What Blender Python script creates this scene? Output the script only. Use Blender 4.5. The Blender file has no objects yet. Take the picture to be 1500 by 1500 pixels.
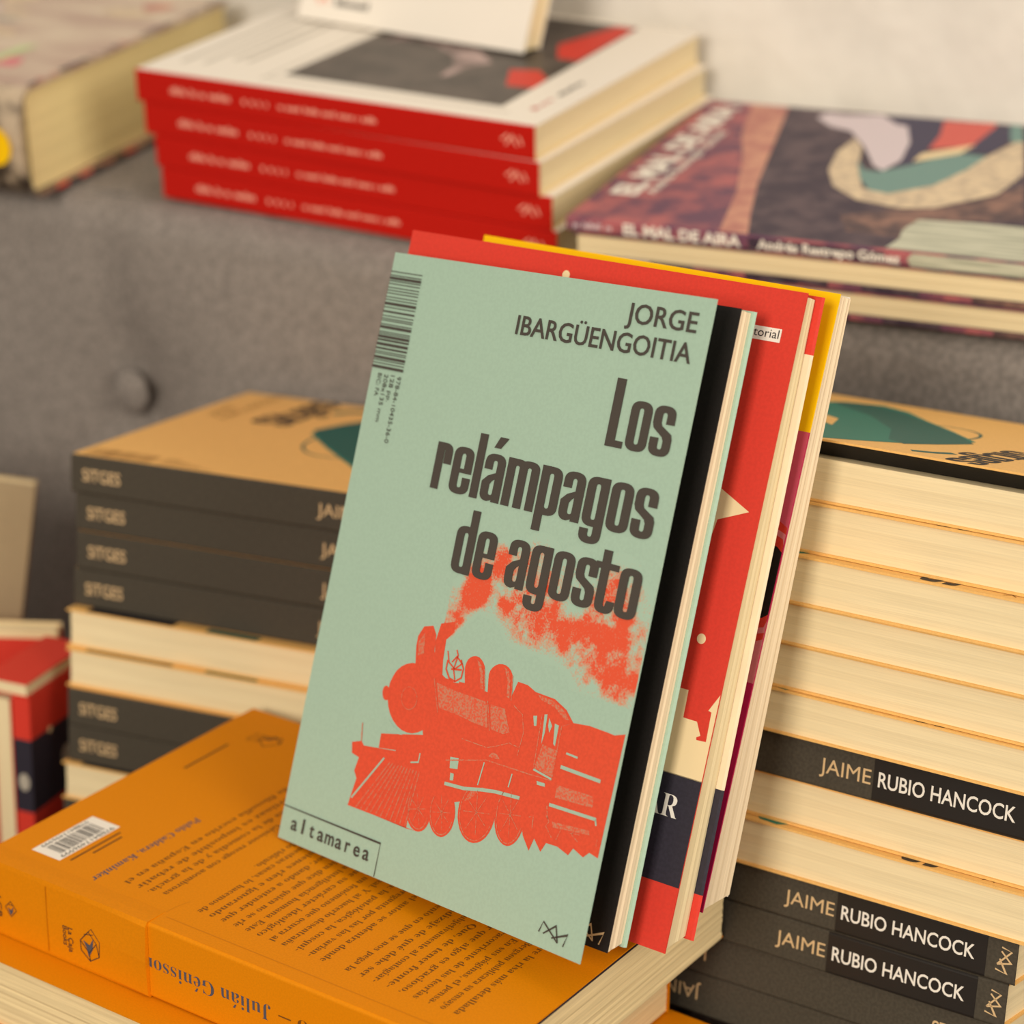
import bpy, math, random, unicodedata
from mathutils import Vector, Matrix
from mathutils.geometry import tessellate_polygon
random.seed(7)
SC = bpy.context.scene
COL = SC.collection
V = Vector
EYE = V((0, 0, 0.9))            # camera height above the floor, metres

# ------------------------------------------------------------ camera, light, exposure
cd = bpy.data.cameras.new('camera'); cam = bpy.data.objects.new('camera', cd); COL.objects.link(cam)
_r, _u, _f = V((.9996, .0094, .026)), V((-.0276, .3416, .9394)), V((0, .9398, -.3418))
cam.matrix_world = Matrix(((_r.x, _u.x, -_f.x, 0), (_r.y, _u.y, -_f.y, 0), (_r.z, _u.z, -_f.z, EYE.z), (0, 0, 0, 1)))
cd.sensor_width = 36; cd.lens = 3491.2 / 1500 * 36; cd.clip_start = .02
cd.dof.use_dof = True; cd.dof.focus_distance = .745; cd.dof.aperture_fstop = 7.8
SC.camera = cam
SC.view_settings.view_transform = 'Standard'; SC.view_settings.look = 'None'
SC.view_settings.gamma = 1; SC.view_settings.exposure = 0.07
SC.view_settings.use_curve_mapping = False
w = bpy.data.worlds.new('room_light'); SC.world = w; w.use_nodes = True
w.node_tree.nodes['Background'].inputs[0].default_value = (1.0, .90, .77, 1)
w.node_tree.nodes['Background'].inputs[1].default_value = .40
def area(name, loc, target, size, energy, color):
    l = bpy.data.lights.new(name, 'AREA'); l.size = size; l.energy = energy; l.color = color
    o = bpy.data.objects.new(name, l); COL.objects.link(o); o.location = loc
    o.rotation_euler = (V(target) - V(loc)).to_track_quat('-Z', 'Y').to_euler()
area('lamp_key', (-.86, -1.22, 1.46), (0, .85, .58), .70, 31, (1.0, .90, .76))
area('lamp_front', (1.15, -.60, 1.40), (.05, .9, .55), .9, 16.0, (1.0, .90, .76))
area('lamp_ceiling', (.0, .9, 2.4), (0, .9, .6), .9, 3.0, (1.0, .92, .80))

# ------------------------------------------------------------ materials
def lin(c):
    return tuple(((x / 255) / 12.92 if x / 255 <= .04045 else ((x / 255 + .055) / 1.055) ** 2.4) for x in c) + (1,)
MATS = {}
def mat(name, rgb, rough=.6, spec=.3, grain=0.0, bump=0.0, scale=900, rgb2=None, kind=None, stretch=(1, 1, 1), ramp=(.4, .6)):
    if name in MATS: return MATS[name]
    m = bpy.data.materials.new(name); m.use_nodes = True; nt = m.node_tree; N = nt.nodes; K = nt.links
    b = N['Principled BSDF']; b.inputs['Roughness'].default_value = rough; b.inputs['Specular IOR Level'].default_value = spec
    b.inputs['Base Color'].default_value = lin(rgb)
    tc = N.new('ShaderNodeTexCoord'); mp = N.new('ShaderNodeMapping'); K.new(tc.outputs['Object'], mp.inputs[0])
    mp.inputs['Scale'].default_value = stretch
    nz = N.new('ShaderNodeTexNoise'); nz.inputs['Scale'].default_value = scale; nz.inputs['Detail'].default_value = 3
    K.new(mp.outputs[0], nz.inputs['Vector'])
    if rgb2 or grain:
        rp = N.new('ShaderNodeValToRGB'); rp.color_ramp.elements[0].position, rp.color_ramp.elements[1].position = ramp
        c2 = rgb2 if rgb2 else tuple(max(0, x * (1 - grain)) for x in rgb)
        rp.color_ramp.elements[0].color = lin(c2); rp.color_ramp.elements[1].color = lin(rgb)
        K.new(nz.outputs['Fac'], rp.inputs[0]); K.new(rp.outputs[0], b.inputs['Base Color'])
        if kind == 'ink':        # second colour where the 'ink' attribute says so, broken up by a fine stipple
            at = N.new('ShaderNodeAttribute'); at.attribute_name = 'ink'
            ma = N.new('ShaderNodeMath'); ma.operation = 'MULTIPLY_ADD'; ma.inputs[1].default_value = 1.1; ma.inputs[2].default_value = -.55
            K.new(nz.outputs['Fac'], ma.inputs[0])
            ad = N.new('ShaderNodeMath'); ad.operation = 'ADD'; K.new(at.outputs['Fac'], ad.inputs[0]); K.new(ma.outputs[0], ad.inputs[1])
            K.new(ad.outputs[0], rp.inputs[0])
            el = rp.color_ramp.elements.new(.5); el.color = lin((202, 158, 130))
    if bump:
        bp = N.new('ShaderNodeBump'); bp.inputs['Strength'].default_value = bump; bp.inputs['Distance'].default_value = .004 if name == 'plaster' else .001
        K.new(nz.outputs['Fac'], bp.inputs['Height']); K.new(bp.outputs[0], b.inputs['Normal'])
    MATS[name] = m; return m
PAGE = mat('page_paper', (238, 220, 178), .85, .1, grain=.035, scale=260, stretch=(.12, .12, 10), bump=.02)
PAGEW = mat('white_page_paper', (238, 218, 186), .85, .1, grain=.03, scale=260, stretch=(.5, .12, 9), bump=.02)
PAGEX = mat('cream_leaf_edges', (240, 216, 166), .85, .1, grain=.06, scale=260, stretch=(.12, .12, 6), bump=.03)
PAGEY = mat('yellowed_page_paper', (246, 226, 168), .85, .1, grain=.03, scale=200, stretch=(.12, .12, 6))
MINT = mat('mint_card', (166, 194, 175), .5, .3, grain=.02, bump=.02)
INK = mat('charcoal_ink', (74, 68, 62), .55, .25)
BLACKC = mat('black_card', (30, 26, 25), .5, .3, grain=.15, bump=.02)
PINK_RED = mat('vermilion_ink', (226, 82, 52), .5, .3, grain=.04)
HALF = mat('halftone_vermilion', (200, 132, 104), .5, .3, rgb2=(222, 88, 58), scale=1400)
SMOKE = mat('smoke_print', (226, 86, 54), .5, .3, rgb2=(166, 194, 175), scale=1500, kind='ink', ramp=(.16, .82))
GOLDINK = mat('tan_ink', (214, 182, 136), .55, .3)
WHITEINK = mat('white_ink', (236, 230, 220), .55, .3)
RED = mat('red_card', (216, 62, 48), .5, .2, grain=.03)
CREAM = mat('cream_print', (240, 216, 170), .5, .3)
NAVY = mat('navy_print', (48, 44, 56), .5, .3, grain=.1)
WHITE = mat('white_card', (240, 232, 220), .45, .3)
YELLOW = mat('yellow_print', (255, 204, 8), .5, .15)
MAGENTA = mat('magenta_print', (190, 26, 84), .45, .35)
PINK = mat('rose_print', (212, 88, 112), .45, .35)
ROSE2 = mat('pale_rose_print', (216, 124, 130), .45, .35)
ORANGE = mat('orange_card', (222, 134, 4), .55, .12, grain=.03, bump=.03, scale=1500)
BROWNINK = mat('brown_ink', (120, 74, 22), .6, .2)
BLUEINK = mat('slate_ink', (82, 82, 94), .6, .2)
DARKINK = mat('dark_ink', (50, 46, 46), .6, .2)
TAN = mat('tan_card', (242, 190, 112), .5, .25, grain=.03)
TANDIM = mat('tan_card_print', (150, 104, 50), .5, .3)
SPINEGREY = mat('charcoal_spine', (76, 70, 60), .6, .15, grain=.1)
BAND = mat('black_band', (34, 30, 28), .35, .4)
TEAL = mat('teal_print', (30, 120, 104), .5, .3)
TEALD = mat('dark_teal_print', (18, 92, 84), .5, .3)
SPINERED = mat('scarlet_spine', (192, 24, 14), .5, .15, grain=.04)
SALMON = mat('pale_salmon_ink', (240, 170, 150), .5, .3)
PHOTO = mat('dark_photo_print', (82, 72, 66), .4, .35, rgb2=(58, 50, 46), scale=60)
MAUVE = mat('mauve_photo_blur', (186, 160, 156), .4, .2, rgb2=(120, 102, 98), scale=60)
GREYTX = mat('grey_ink', (178, 170, 156), .5, .3)
PLUM = mat('plum_print', (176, 100, 104), .45, .2, rgb2=(104, 68, 92), scale=90, ramp=(.38, .62))
NIGHT = mat('night_print', (92, 76, 84), .45, .2, rgb2=(60, 48, 64), scale=100, ramp=(.4, .62))
CLAY = mat('clay_print', (206, 150, 128), .45, .2, rgb2=(184, 122, 112), scale=120)
EARTH = mat('earth_print', (146, 110, 98), .45, .2, rgb2=(84, 66, 70), scale=110, ramp=(.38, .62))
PALELILAC = mat('pale_lilac_print', (214, 200, 206), .45, .3)
SEA = mat('sea_green_print', (112, 148, 142), .45, .3)
BRIM = mat('straw_print', (226, 204, 170), .45, .3, rgb2=(196, 176, 150), scale=220)
CORAL = mat('coral_print', (214, 92, 82), .45, .3)
INDIGO = mat('indigo_print', (56, 50, 80), .45, .3)
LEAF = mat('pale_leaf_print', (206, 206, 184), .45, .3, rgb2=(170, 172, 152), scale=40, stretch=(1, 14, 14))
COLLAGE = mat('collage_print', (214, 196, 172), .3, .5, rgb2=(168, 132, 118), scale=24, ramp=(.35, .65), stretch=(.5, 1.6, 1))
COLLAGED = mat('collage_edge_print', (176, 140, 120), .25, .6, rgb2=(64, 54, 46), scale=60, ramp=(.42, .58))
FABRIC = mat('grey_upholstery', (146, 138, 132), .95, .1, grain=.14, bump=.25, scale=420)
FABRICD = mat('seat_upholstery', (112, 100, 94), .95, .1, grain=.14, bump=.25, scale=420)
WALLM = mat('plaster', (232, 227, 219), .9, .1, grain=.035, bump=1.0, scale=22)
FLOORM = mat('floor_boards', (120, 92, 66), .6, .3, grain=.2, scale=6, stretch=(1, 12, 1))
OAK = mat('dark_wood', (70, 50, 36), .5, .3, grain=.2, scale=30)
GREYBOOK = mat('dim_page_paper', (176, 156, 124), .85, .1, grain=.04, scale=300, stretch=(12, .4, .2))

# ------------------------------------------------------------ mesh helpers
class MB:
    def __init__(s): s.v = []; s.f = []; s.m = []; s.a = []; s.mats = []; s.smooth = []
    def mi(s, m):
        if m not in s.mats: s.mats.append(m)
        return s.mats.index(m)
    def add(s, pts, faces, m, ink=None, smooth=False):
        b = len(s.v); k = s.mi(m); s.v += [tuple(p) for p in pts]; s.a += list(ink) if ink else [0.0] * len(pts)
        for f in faces: s.f.append([b + i for i in f]); s.m.append(k); s.smooth.append(smooth)
    def hexa(s, P, m):           # P: 8 points, four of the low side then four of the high side
        s.add(P, [(3, 2, 1, 0), (4, 5, 6, 7), (0, 1, 5, 4), (1, 2, 6, 5), (2, 3, 7, 6), (3, 0, 4, 7)], m)
    def box(s, x0, x1, y0, y1, z0, z1, m):
        s.hexa([(x0, y0, z0), (x1, y0, z0), (x1, y1, z0), (x0, y1, z0), (x0, y0, z1), (x1, y0, z1), (x1, y1, z1), (x0, y1, z1)], m)
    def loft(s, secs, m, smooth=False, cap=True):
        n = len(secs[0]); pts = [p for q in secs for p in q]; F = []
        for i in range(len(secs) - 1):
            for j in range(n): F.append((i * n + j, i * n + (j + 1) % n, (i + 1) * n + (j + 1) % n, (i + 1) * n + j))
        if cap: F.append(tuple(range(n - 1, -1, -1))); F.append(tuple((len(secs) - 1) * n + j for j in range(n)))
        s.add(pts, F, m, smooth=smooth)
    def grid(s, fn, nu, nv, m, smooth=True, ink=None):
        pts = [fn(i / nu, j / nv) for j in range(nv + 1) for i in range(nu + 1)]
        F = [(j * (nu + 1) + i, j * (nu + 1) + i + 1, (j + 1) * (nu + 1) + i + 1, (j + 1) * (nu + 1) + i) for j in range(nv) for i in range(nu)]
        s.add(pts, F, m, ink=ink, smooth=smooth)
    def build(s, name, parent=None):
        me = bpy.data.meshes.new(name); me.from_pydata(s.v, [], s.f)
        for m in s.mats: me.materials.append(m)
        me.polygons.foreach_set('material_index', s.m); me.polygons.foreach_set('use_smooth', s.smooth)
        if any(s.a):
            at = me.attributes.new('ink', 'FLOAT', 'POINT'); at.data.foreach_set('value', s.a)
        me.update(); o = bpy.data.objects.new(name, me); COL.objects.link(o)
        if parent: o.parent = parent
        return o
class Surf:                      # a printed face: origin and axes in the book's own frame, coordinates in millimetres
    def __init__(s, mb, o, u, v, lift=.00004):
        s.mb = mb; s.o = V(o); s.u = V(u); s.v = V(v); s.n = s.u.cross(s.v).normalized(); s.k = lift; s.lv = 1
    def p(s, x, y): return s.o + s.u * (x / 1000) + s.v * (y / 1000) + s.n * (s.k * s.lv)
    def poly(s, pts, m, holes=()):
        loops = [[V((x, y, 0)) for x, y in q] for q in [pts] + list(holes)]
        tri = tessellate_polygon(loops); fl = [q for l in loops for q in l]
        T = []
        for a, b, c in tri:
            A, B, C = fl[a], fl[b], fl[c]
            T.append((a, b, c) if (B - A).cross(C - A).z > 0 else (a, c, b))
        s.mb.add([s.p(q.x, q.y) for q in fl], T, m)
    def rect(s, x0, x1, y0, y1, m): s.poly([(x0, y0), (x1, y0), (x1, y1), (x0, y1)], m)
    def ell(s, cx, cy, rx, ry, m, n=24): s.poly([(cx + rx * math.cos(6.2832 * i / n), cy + ry * math.sin(6.2832 * i / n)) for i in range(n)], m)
    def line(s, pts, wd, m, wy=None):
        P = [V(q).to_2d() for q in pts]; n = len(P); L = []; R = []
        for i in range(n):
            d = (P[min(i + 1, n - 1)] - P[max(i - 1, 0)])
            if d.length < 1e-9: d = V((1, 0))
            d.normalize(); q = V((-d.y, d.x)); c = 1.0
            if 0 < i < n - 1:
                e = (P[i + 1] - P[i]); e = e.normalized() if e.length > 1e-9 else d
                c = max(.5, abs(V((-e.y, e.x)).dot(q)))
            L.append(P[i] + q * (wd / 2 / c)); R.append(P[i] - q * (wd / 2 / c))
        s.mb.add([s.p(*q) for q in L + R], [(n + i, n + i + 1, i + 1, i) for i in range(n - 1)], m)
    def text(s, body, p0, p1, cap, m, bold=0.0, serif=False, align='FIT', tilt=0.0):
        """baseline from p0 to p1; FIT stretches to that length, L / R keep the letters' own width from p0 / up to p1"""
        r = (V(p1) - V(p0)).to_2d(); ln = r.length; r.normalize(); up = V((-r.y, r.x))
        pts, faces, wd = glyphs(body, serif, bold); sy = cap / .69
        sx = sy if align != 'FIT' else ln / max(wd, 1e-6)
        x0 = 0 if align != 'R' else ln - wd * sx
        out = []
        for x, y in pts:
            q = V(p0).to_2d() + r * (x0 + x * sx + y * sy * tilt) + up * (y * sy); out.append(s.p(q.x, q.y))
        s.mb.add(out, faces, m)
def spaced(sf, body, p0, p1, cap, m, bold=0.0):
    """letters set one by one at an even pitch"""
    n = len(body); d = V(p1) - V(p0); L = d.length; d.normalize(); w_ = L / n
    for i, ch in enumerate(body):
        wd = w_ * (.22 if ch in 'l' else .5 if ch in 'tr' else .95 if ch == 'm' else .66)
        c = V(p0) + d * (w_ * (i + .5)); sf.text(ch, tuple(c - d * (wd / 2)), tuple(c + d * (wd / 2)), cap, m, bold=bold)
SER = {}
def to_serif(ch):
    if 'A' <= ch <= 'Z': return chr(0x1D400 + ord(ch) - 65)
    if 'a' <= ch <= 'z': return chr(0x1D41A + ord(ch) - 97)
    return ch
def raw_text(body, bold=0.0):
    key = (body, bold)
    if key in SER: return SER[key]
    c = bpy.data.curves.new('lettering', 'FONT'); c.body = body; c.size = 1; c.offset = bold; c.resolution_u = 3; c.fill_mode = 'FRONT'
    o = bpy.data.objects.new('lettering', c); me = o.to_mesh()
    pts = [(v.co.x, v.co.y) for v in me.vertices]; F = []
    for p in me.polygons:
        a = list(p.vertices); F.append(a if p.normal.z > 0 else a[::-1])
    o.to_mesh_clear(); bpy.data.objects.remove(o); bpy.data.curves.remove(c)
    SER[key] = (pts, F); return SER[key]
def glyphs(body, serif, bold):
    if not serif:
        pts, F = raw_text(body, bold)
        if not pts: return [], [], 1
        a = min(x for x, y in pts); b = max(x for x, y in pts)
        return [(x - a, y) for x, y in pts], F, b - a
    base = ''; marks = []
    for ch in body:
        d = unicodedata.normalize('NFD', ch); base += to_serif(d[0])
        if len(d) > 1: marks.append((len(base) - 1, d[1]))
    pts, F = raw_text(base, bold); pts = list(pts); F = list(F)
    if not pts: return [], [], 1
    for i, mk in marks:
        q0 = raw_text(base[:i], bold)[0] if i else []; q1 = raw_text(base[:i + 1], bold)[0]
        a = max([x for x, y in q0] or [0]); b = max(x for x, y in q1); cx = (a + b) / 2 + .03
        k = len(pts)
        if mk == '\u0303': pts += [(cx - .16, .58), (cx + .16, .60), (cx + .16, .66), (cx - .16, .64)]
        else: pts += [(cx - .06, .56), (cx + .02, .56), (cx + .14, .74), (cx + .02, .74)]
        F.append([k, k + 1, k + 2, k + 3])
    a = min(x for x, y in pts); b = max(x for x, y in pts)
    return [(x - a, y) for x, y in pts], F, b - a

# heavy condensed lettering of the novel's title, drawn stroke by stroke (x-height = 1)
GW, GS, GB = .56, .222, .14
def _sq(v): return math.copysign(abs(v) ** .8, v)
def arc(cx, cy, rx, ry, a0, a1, n=12): return [(cx + rx * _sq(math.cos(a0 + (a1 - a0) * i / n)), cy + ry * _sq(math.sin(a0 + (a1 - a0) * i / n))) for i in range(n + 1)]
def heavy(ch):
    """-> list of (outer loop, holes), advance"""
    W, s, b = GW, GS, GB; PI = math.pi
    def ringtop(x0, x1, y, yt):      # outer and inner half ellipses of an arch from x0 to x1 whose legs start at y
        return (arc((x0 + x1) / 2, y, (x1 - x0) / 2, yt - y, PI, 0), arc((x0 + x1) / 2, y, (x1 - x0) / 2 - s, yt - y - b, 0, PI))
    def ringbot(x0, x1, y, yb):
        return (arc((x0 + x1) / 2, y, (x1 - x0) / 2, y - yb, 0, -PI), arc((x0 + x1) / 2, y, (x1 - x0) / 2 - s, y - yb - b, -PI, 0))
    R = lambda x0, x1, y0, y1: ([(x0, y0), (x1, y0), (x1, y1), (x0, y1)], [])
    to, ti = ringtop(0, W, .8, 1.0); bo, bi = ringbot(0, W, .2, 0)
    O = (to + bo, [list(reversed(ti)) + list(reversed(bi))])
    if ch == 'o': return [O], W
    if ch in 'dpgb':
        st = {'d': R(W - s, W, 0, 1.36), 'p': R(0, s, -.34, 1), 'b': R(0, s, 0, 1.36)}.get(ch)
        if ch == 'g':
            go, gi = ringbot(0, W, -.14, -.34)
            return [O, R(W - s, W, -.141, 1), (go + [(0, -.05), (s, -.05)] + gi, [])], W
        return [O, st], W
    if ch in 'L': return [R(0, s * 1.12, 0, 1.37), R(0, .46, 0, .14)], .46
    if ch == 'l': return [R(0, s, 0, 1.36)], s
    if ch == 'i': return [R(0, s, 0, 1.0), R(0, s, 1.12, 1.34)], s
    if ch in 'r':
        x1 = .46; o_, i_ = ringtop(.0, x1, .8, 1.0)
        return [R(0, s, 0, 1), (o_ + [(x1, .56), (x1 - s, .56)] + i_[:], [])], x1
    if ch == 'm':
        x1, x2 = W - .01, 2 * W - s - .02; a1, b1 = ringtop(0, x1, .82, 1.0); a2, b2 = ringtop(x1 - s, x2, .82, 1.0)
        return [R(0, s, 0, 1), (a1 + [(x1, 0), (x1 - s, 0)] + b1, []), (a2 + [(x2, 0), (x2 - s, 0)] + b2, [])], x2
    if ch == 'e':
        return [(to + [(W, .45), (W - s, .45)] + ti, []), (bo + [(0, .81), (s, .81)] + bi + [(W - s, .36), (W, .36)], []), R(s * .8, W - .01, .45, .54)], W
    if ch in 'aá':
        out = [(to + [(W, 0), (W - s, 0)] + ti + [(s, .66), (0, .66)], []),
               ([(W - s + .02, .62), (.14, .53), (0, .40)] + arc(s, .2, s, .2, PI, 1.5 * PI, 5) + [(W - s + .02, .05), (W - s + .02, .2)] + list(reversed(bi)) + [(s, .36), (s + .05, .43), (W - s + .02, .50)], [])]
        if ch == 'á': out.append(([(.16, 1.12), (.34, 1.12), (.52, 1.36), (.28, 1.36)], []))
        return out, W
    if ch in 'sS':
        out = [(to + [(W, .64), (W - s, .64)] + ti + [(s, .66)] + [(s + .03, .60), (W - .04, .46), (W, .36), (W, .2)] + [(W - s, .2), (W - s, .31), (W - s - .04, .38), (.04, .54), (0, .64)], []),
               (bo + [(0, .36), (s, .36)] + bi, [])]
        k = 1.36 if ch == 'S' else 1
        return [([(x * (1.1 if ch == 'S' else 1), y * k) for x, y in a], h) for a, h in out], W * (1.1 if ch == 'S' else 1)
    if ch == 't':
        x1 = .46; o_, i_ = ringbot(.0, x1 + .04, .2, 0)
        return [R(0, s, .19, 1.24), (o_ + [(0, .24), (s, .24)] + i_ + [(x1 + .04 - s * .9, .26), (x1 + .04, .26)], []), R(-.14, .46, .86, .99)], x1
    return [], .3
def heavy_text(sf, body, x0, x1, y, xh, m, gap=.055, rot=0):
    """one line between x0 and x1 (mm) on baseline y; rot=1 runs along +y of the surface"""
    x = 0; items = []
    for ch in body:
        if ch == ' ': x += .30; continue
        g, a = heavy(ch); items.append((x, g)); x += a + gap
    k = (x1 - x0) / (x - gap)
    for gx, g in items:
        for lp, holes in g:
            f = (lambda q: (x0 + (gx + q[0]) * k, y + q[1] * xh)) if not rot else (lambda q: (y - q[1] * xh, x0 + (gx + q[0]) * k))
            sf.lv += .06; sf.poly([f(q) for q in lp], m, [[f(q) for q in h] for h in holes])
def mono(sf, cx, cy, w, h, m, wd, rot=0):       # the publisher's zigzag device
    L = [[(-.5, -.2), (-.4, .48), (.2, -.42)], [(-.34, -.2), (.05, .5), (.2, -.42)], [(-.03, -.27), (.5, .25), (.4, -.5)]]
    for l in L: sf.line([(cx + (x * w if not rot else y * h * rot), cy + (y * h if not rot else -x * w * rot)) for x, y in l], wd, m)
def bars(sf, x0, x1, y0, y1, m, seed=3, n=34, vert=False):
    rnd = random.Random(seed); t = 0; tot = []
    while len(tot) < n: tot.append((rnd.choice([1, 1, 1, 2, 3]), rnd.choice([1, 1, 2, 2, 3])))
    S = sum(a + b for a, b in tot); t = 0
    for a, b in tot:
        if vert: sf.rect(x0, x1, y0 + (y1 - y0) * t / S, y0 + (y1 - y0) * (t + a) / S, m)
        else: sf.rect(x0 + (x1 - x0) * t / S, x0 + (x1 - x0) * (t + a) / S, y0, y1, m)
        t += a + b

def smudge(sf, p0, p1, h, m, seed=1):
    """a line of print too small to read: a row of little strokes"""
    rnd = random.Random(seed); d = V(p1) - V(p0); L = d.length; d.normalize(); q = V((-d.y, d.x)); t = 0
    while t < L:
        wd = h * rnd.uniform(.28, .6)
        if rnd.random() < .86:
            a = V(p0) + d * t; b = V(p0) + d * min(L, t + wd); k = h * rnd.choice([.7, .7, 1.0])
            sf.poly([tuple(a), tuple(b), tuple(b + q * k), tuple(a + q * k)], m)
        t += wd + h * .16

# ------------------------------------------------------------ scene helpers
def frame(o, e, n, z, k=1.0, zs=1.0):
    e, n, z = V(e).normalized() * k, V(n).normalized() * k, V(z).normalized() * k * zs
    return Matrix(((e.x, n.x, z.x, o[0]), (e.y, n.y, z.y, o[1]), (e.z, n.z, z.z, o[2]), (0, 0, 0, 1)))
def thing(name, label, cat, M, group=None):
    o = bpy.data.objects.new(name, None); COL.objects.link(o); o.empty_display_size = .02
    o.matrix_world = M; o['label'] = label; o['category'] = cat
    if group: o['group'] = group
    return o
def dup(root, M, label, group=None):
    r = root.copy(); COL.objects.link(r); r.matrix_world = M; r['label'] = label
    if group: r['group'] = group
    for ch in list(root.children):
        c = ch.copy(); COL.objects.link(c); c.parent = r
        for g in list(ch.children):
            d = g.copy(); COL.objects.link(d); d.parent = c
    return r
def structure(o): o['kind'] = 'structure'; return o

def page_block(parent, L, W, z0, z1, m, x_in=.0012, y_in=.0012, y_sp=.0006, n=9, seed=1, name='page_block'):
    """leaves of a lying book: the free edges are slightly uneven from signature to signature"""
    rnd = random.Random(seed); mb = MB(); zs = [z0 + (z1 - z0) * i / n for i in range(n + 1)]
    ej = [rnd.uniform(-1, 1) * .00018 for _ in zs]; xj = [rnd.uniform(-1, 1) * .00015 for _ in zs]
    secs = [[(x_in + xj[i], y_sp, z), (L - x_in + xj[i], y_sp, z), (L - x_in + xj[i], W - y_in + ej[i], z), (x_in + xj[i], W - y_in + ej[i], z)] for i, z in enumerate(zs)]
    mb.loft(secs, m); return mb.build(name, parent)
def spine_wrap(mb, L, t, tc, m, r=.0009, x0=0.0, out=0.0, dz=0.0):
    """curved spine sheet of a lying paperback, at y = 0, facing -y"""
    o_, i_ = [], []
    for a in range(5):
        an = math.pi / 2 * a / 4
        o_.append((r - (r + out) * math.sin(an), t - r + (r + out) * math.cos(an))); i_.append((r - (r - tc) * math.sin(an), t - r + (r - tc) * math.cos(an)))
    for a in range(5):
        an = math.pi / 2 * a / 4
        o_.append((r - (r + out) * math.cos(an), r - (r + out) * math.sin(an))); i_.append((r - (r - tc) * math.cos(an), r - (r - tc) * math.sin(an)))
    prof = o_ + i_[::-1]
    mb.loft([[(x, y, z + dz) for y, z in prof] for x in (x0, L)][::-1], m, smooth=False)
def cover_sheet(mb, L, W, z0, z1, m, y0=.0009, x0=0.0): mb.box(x0, L, y0, W, z0, z1, m)

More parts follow.
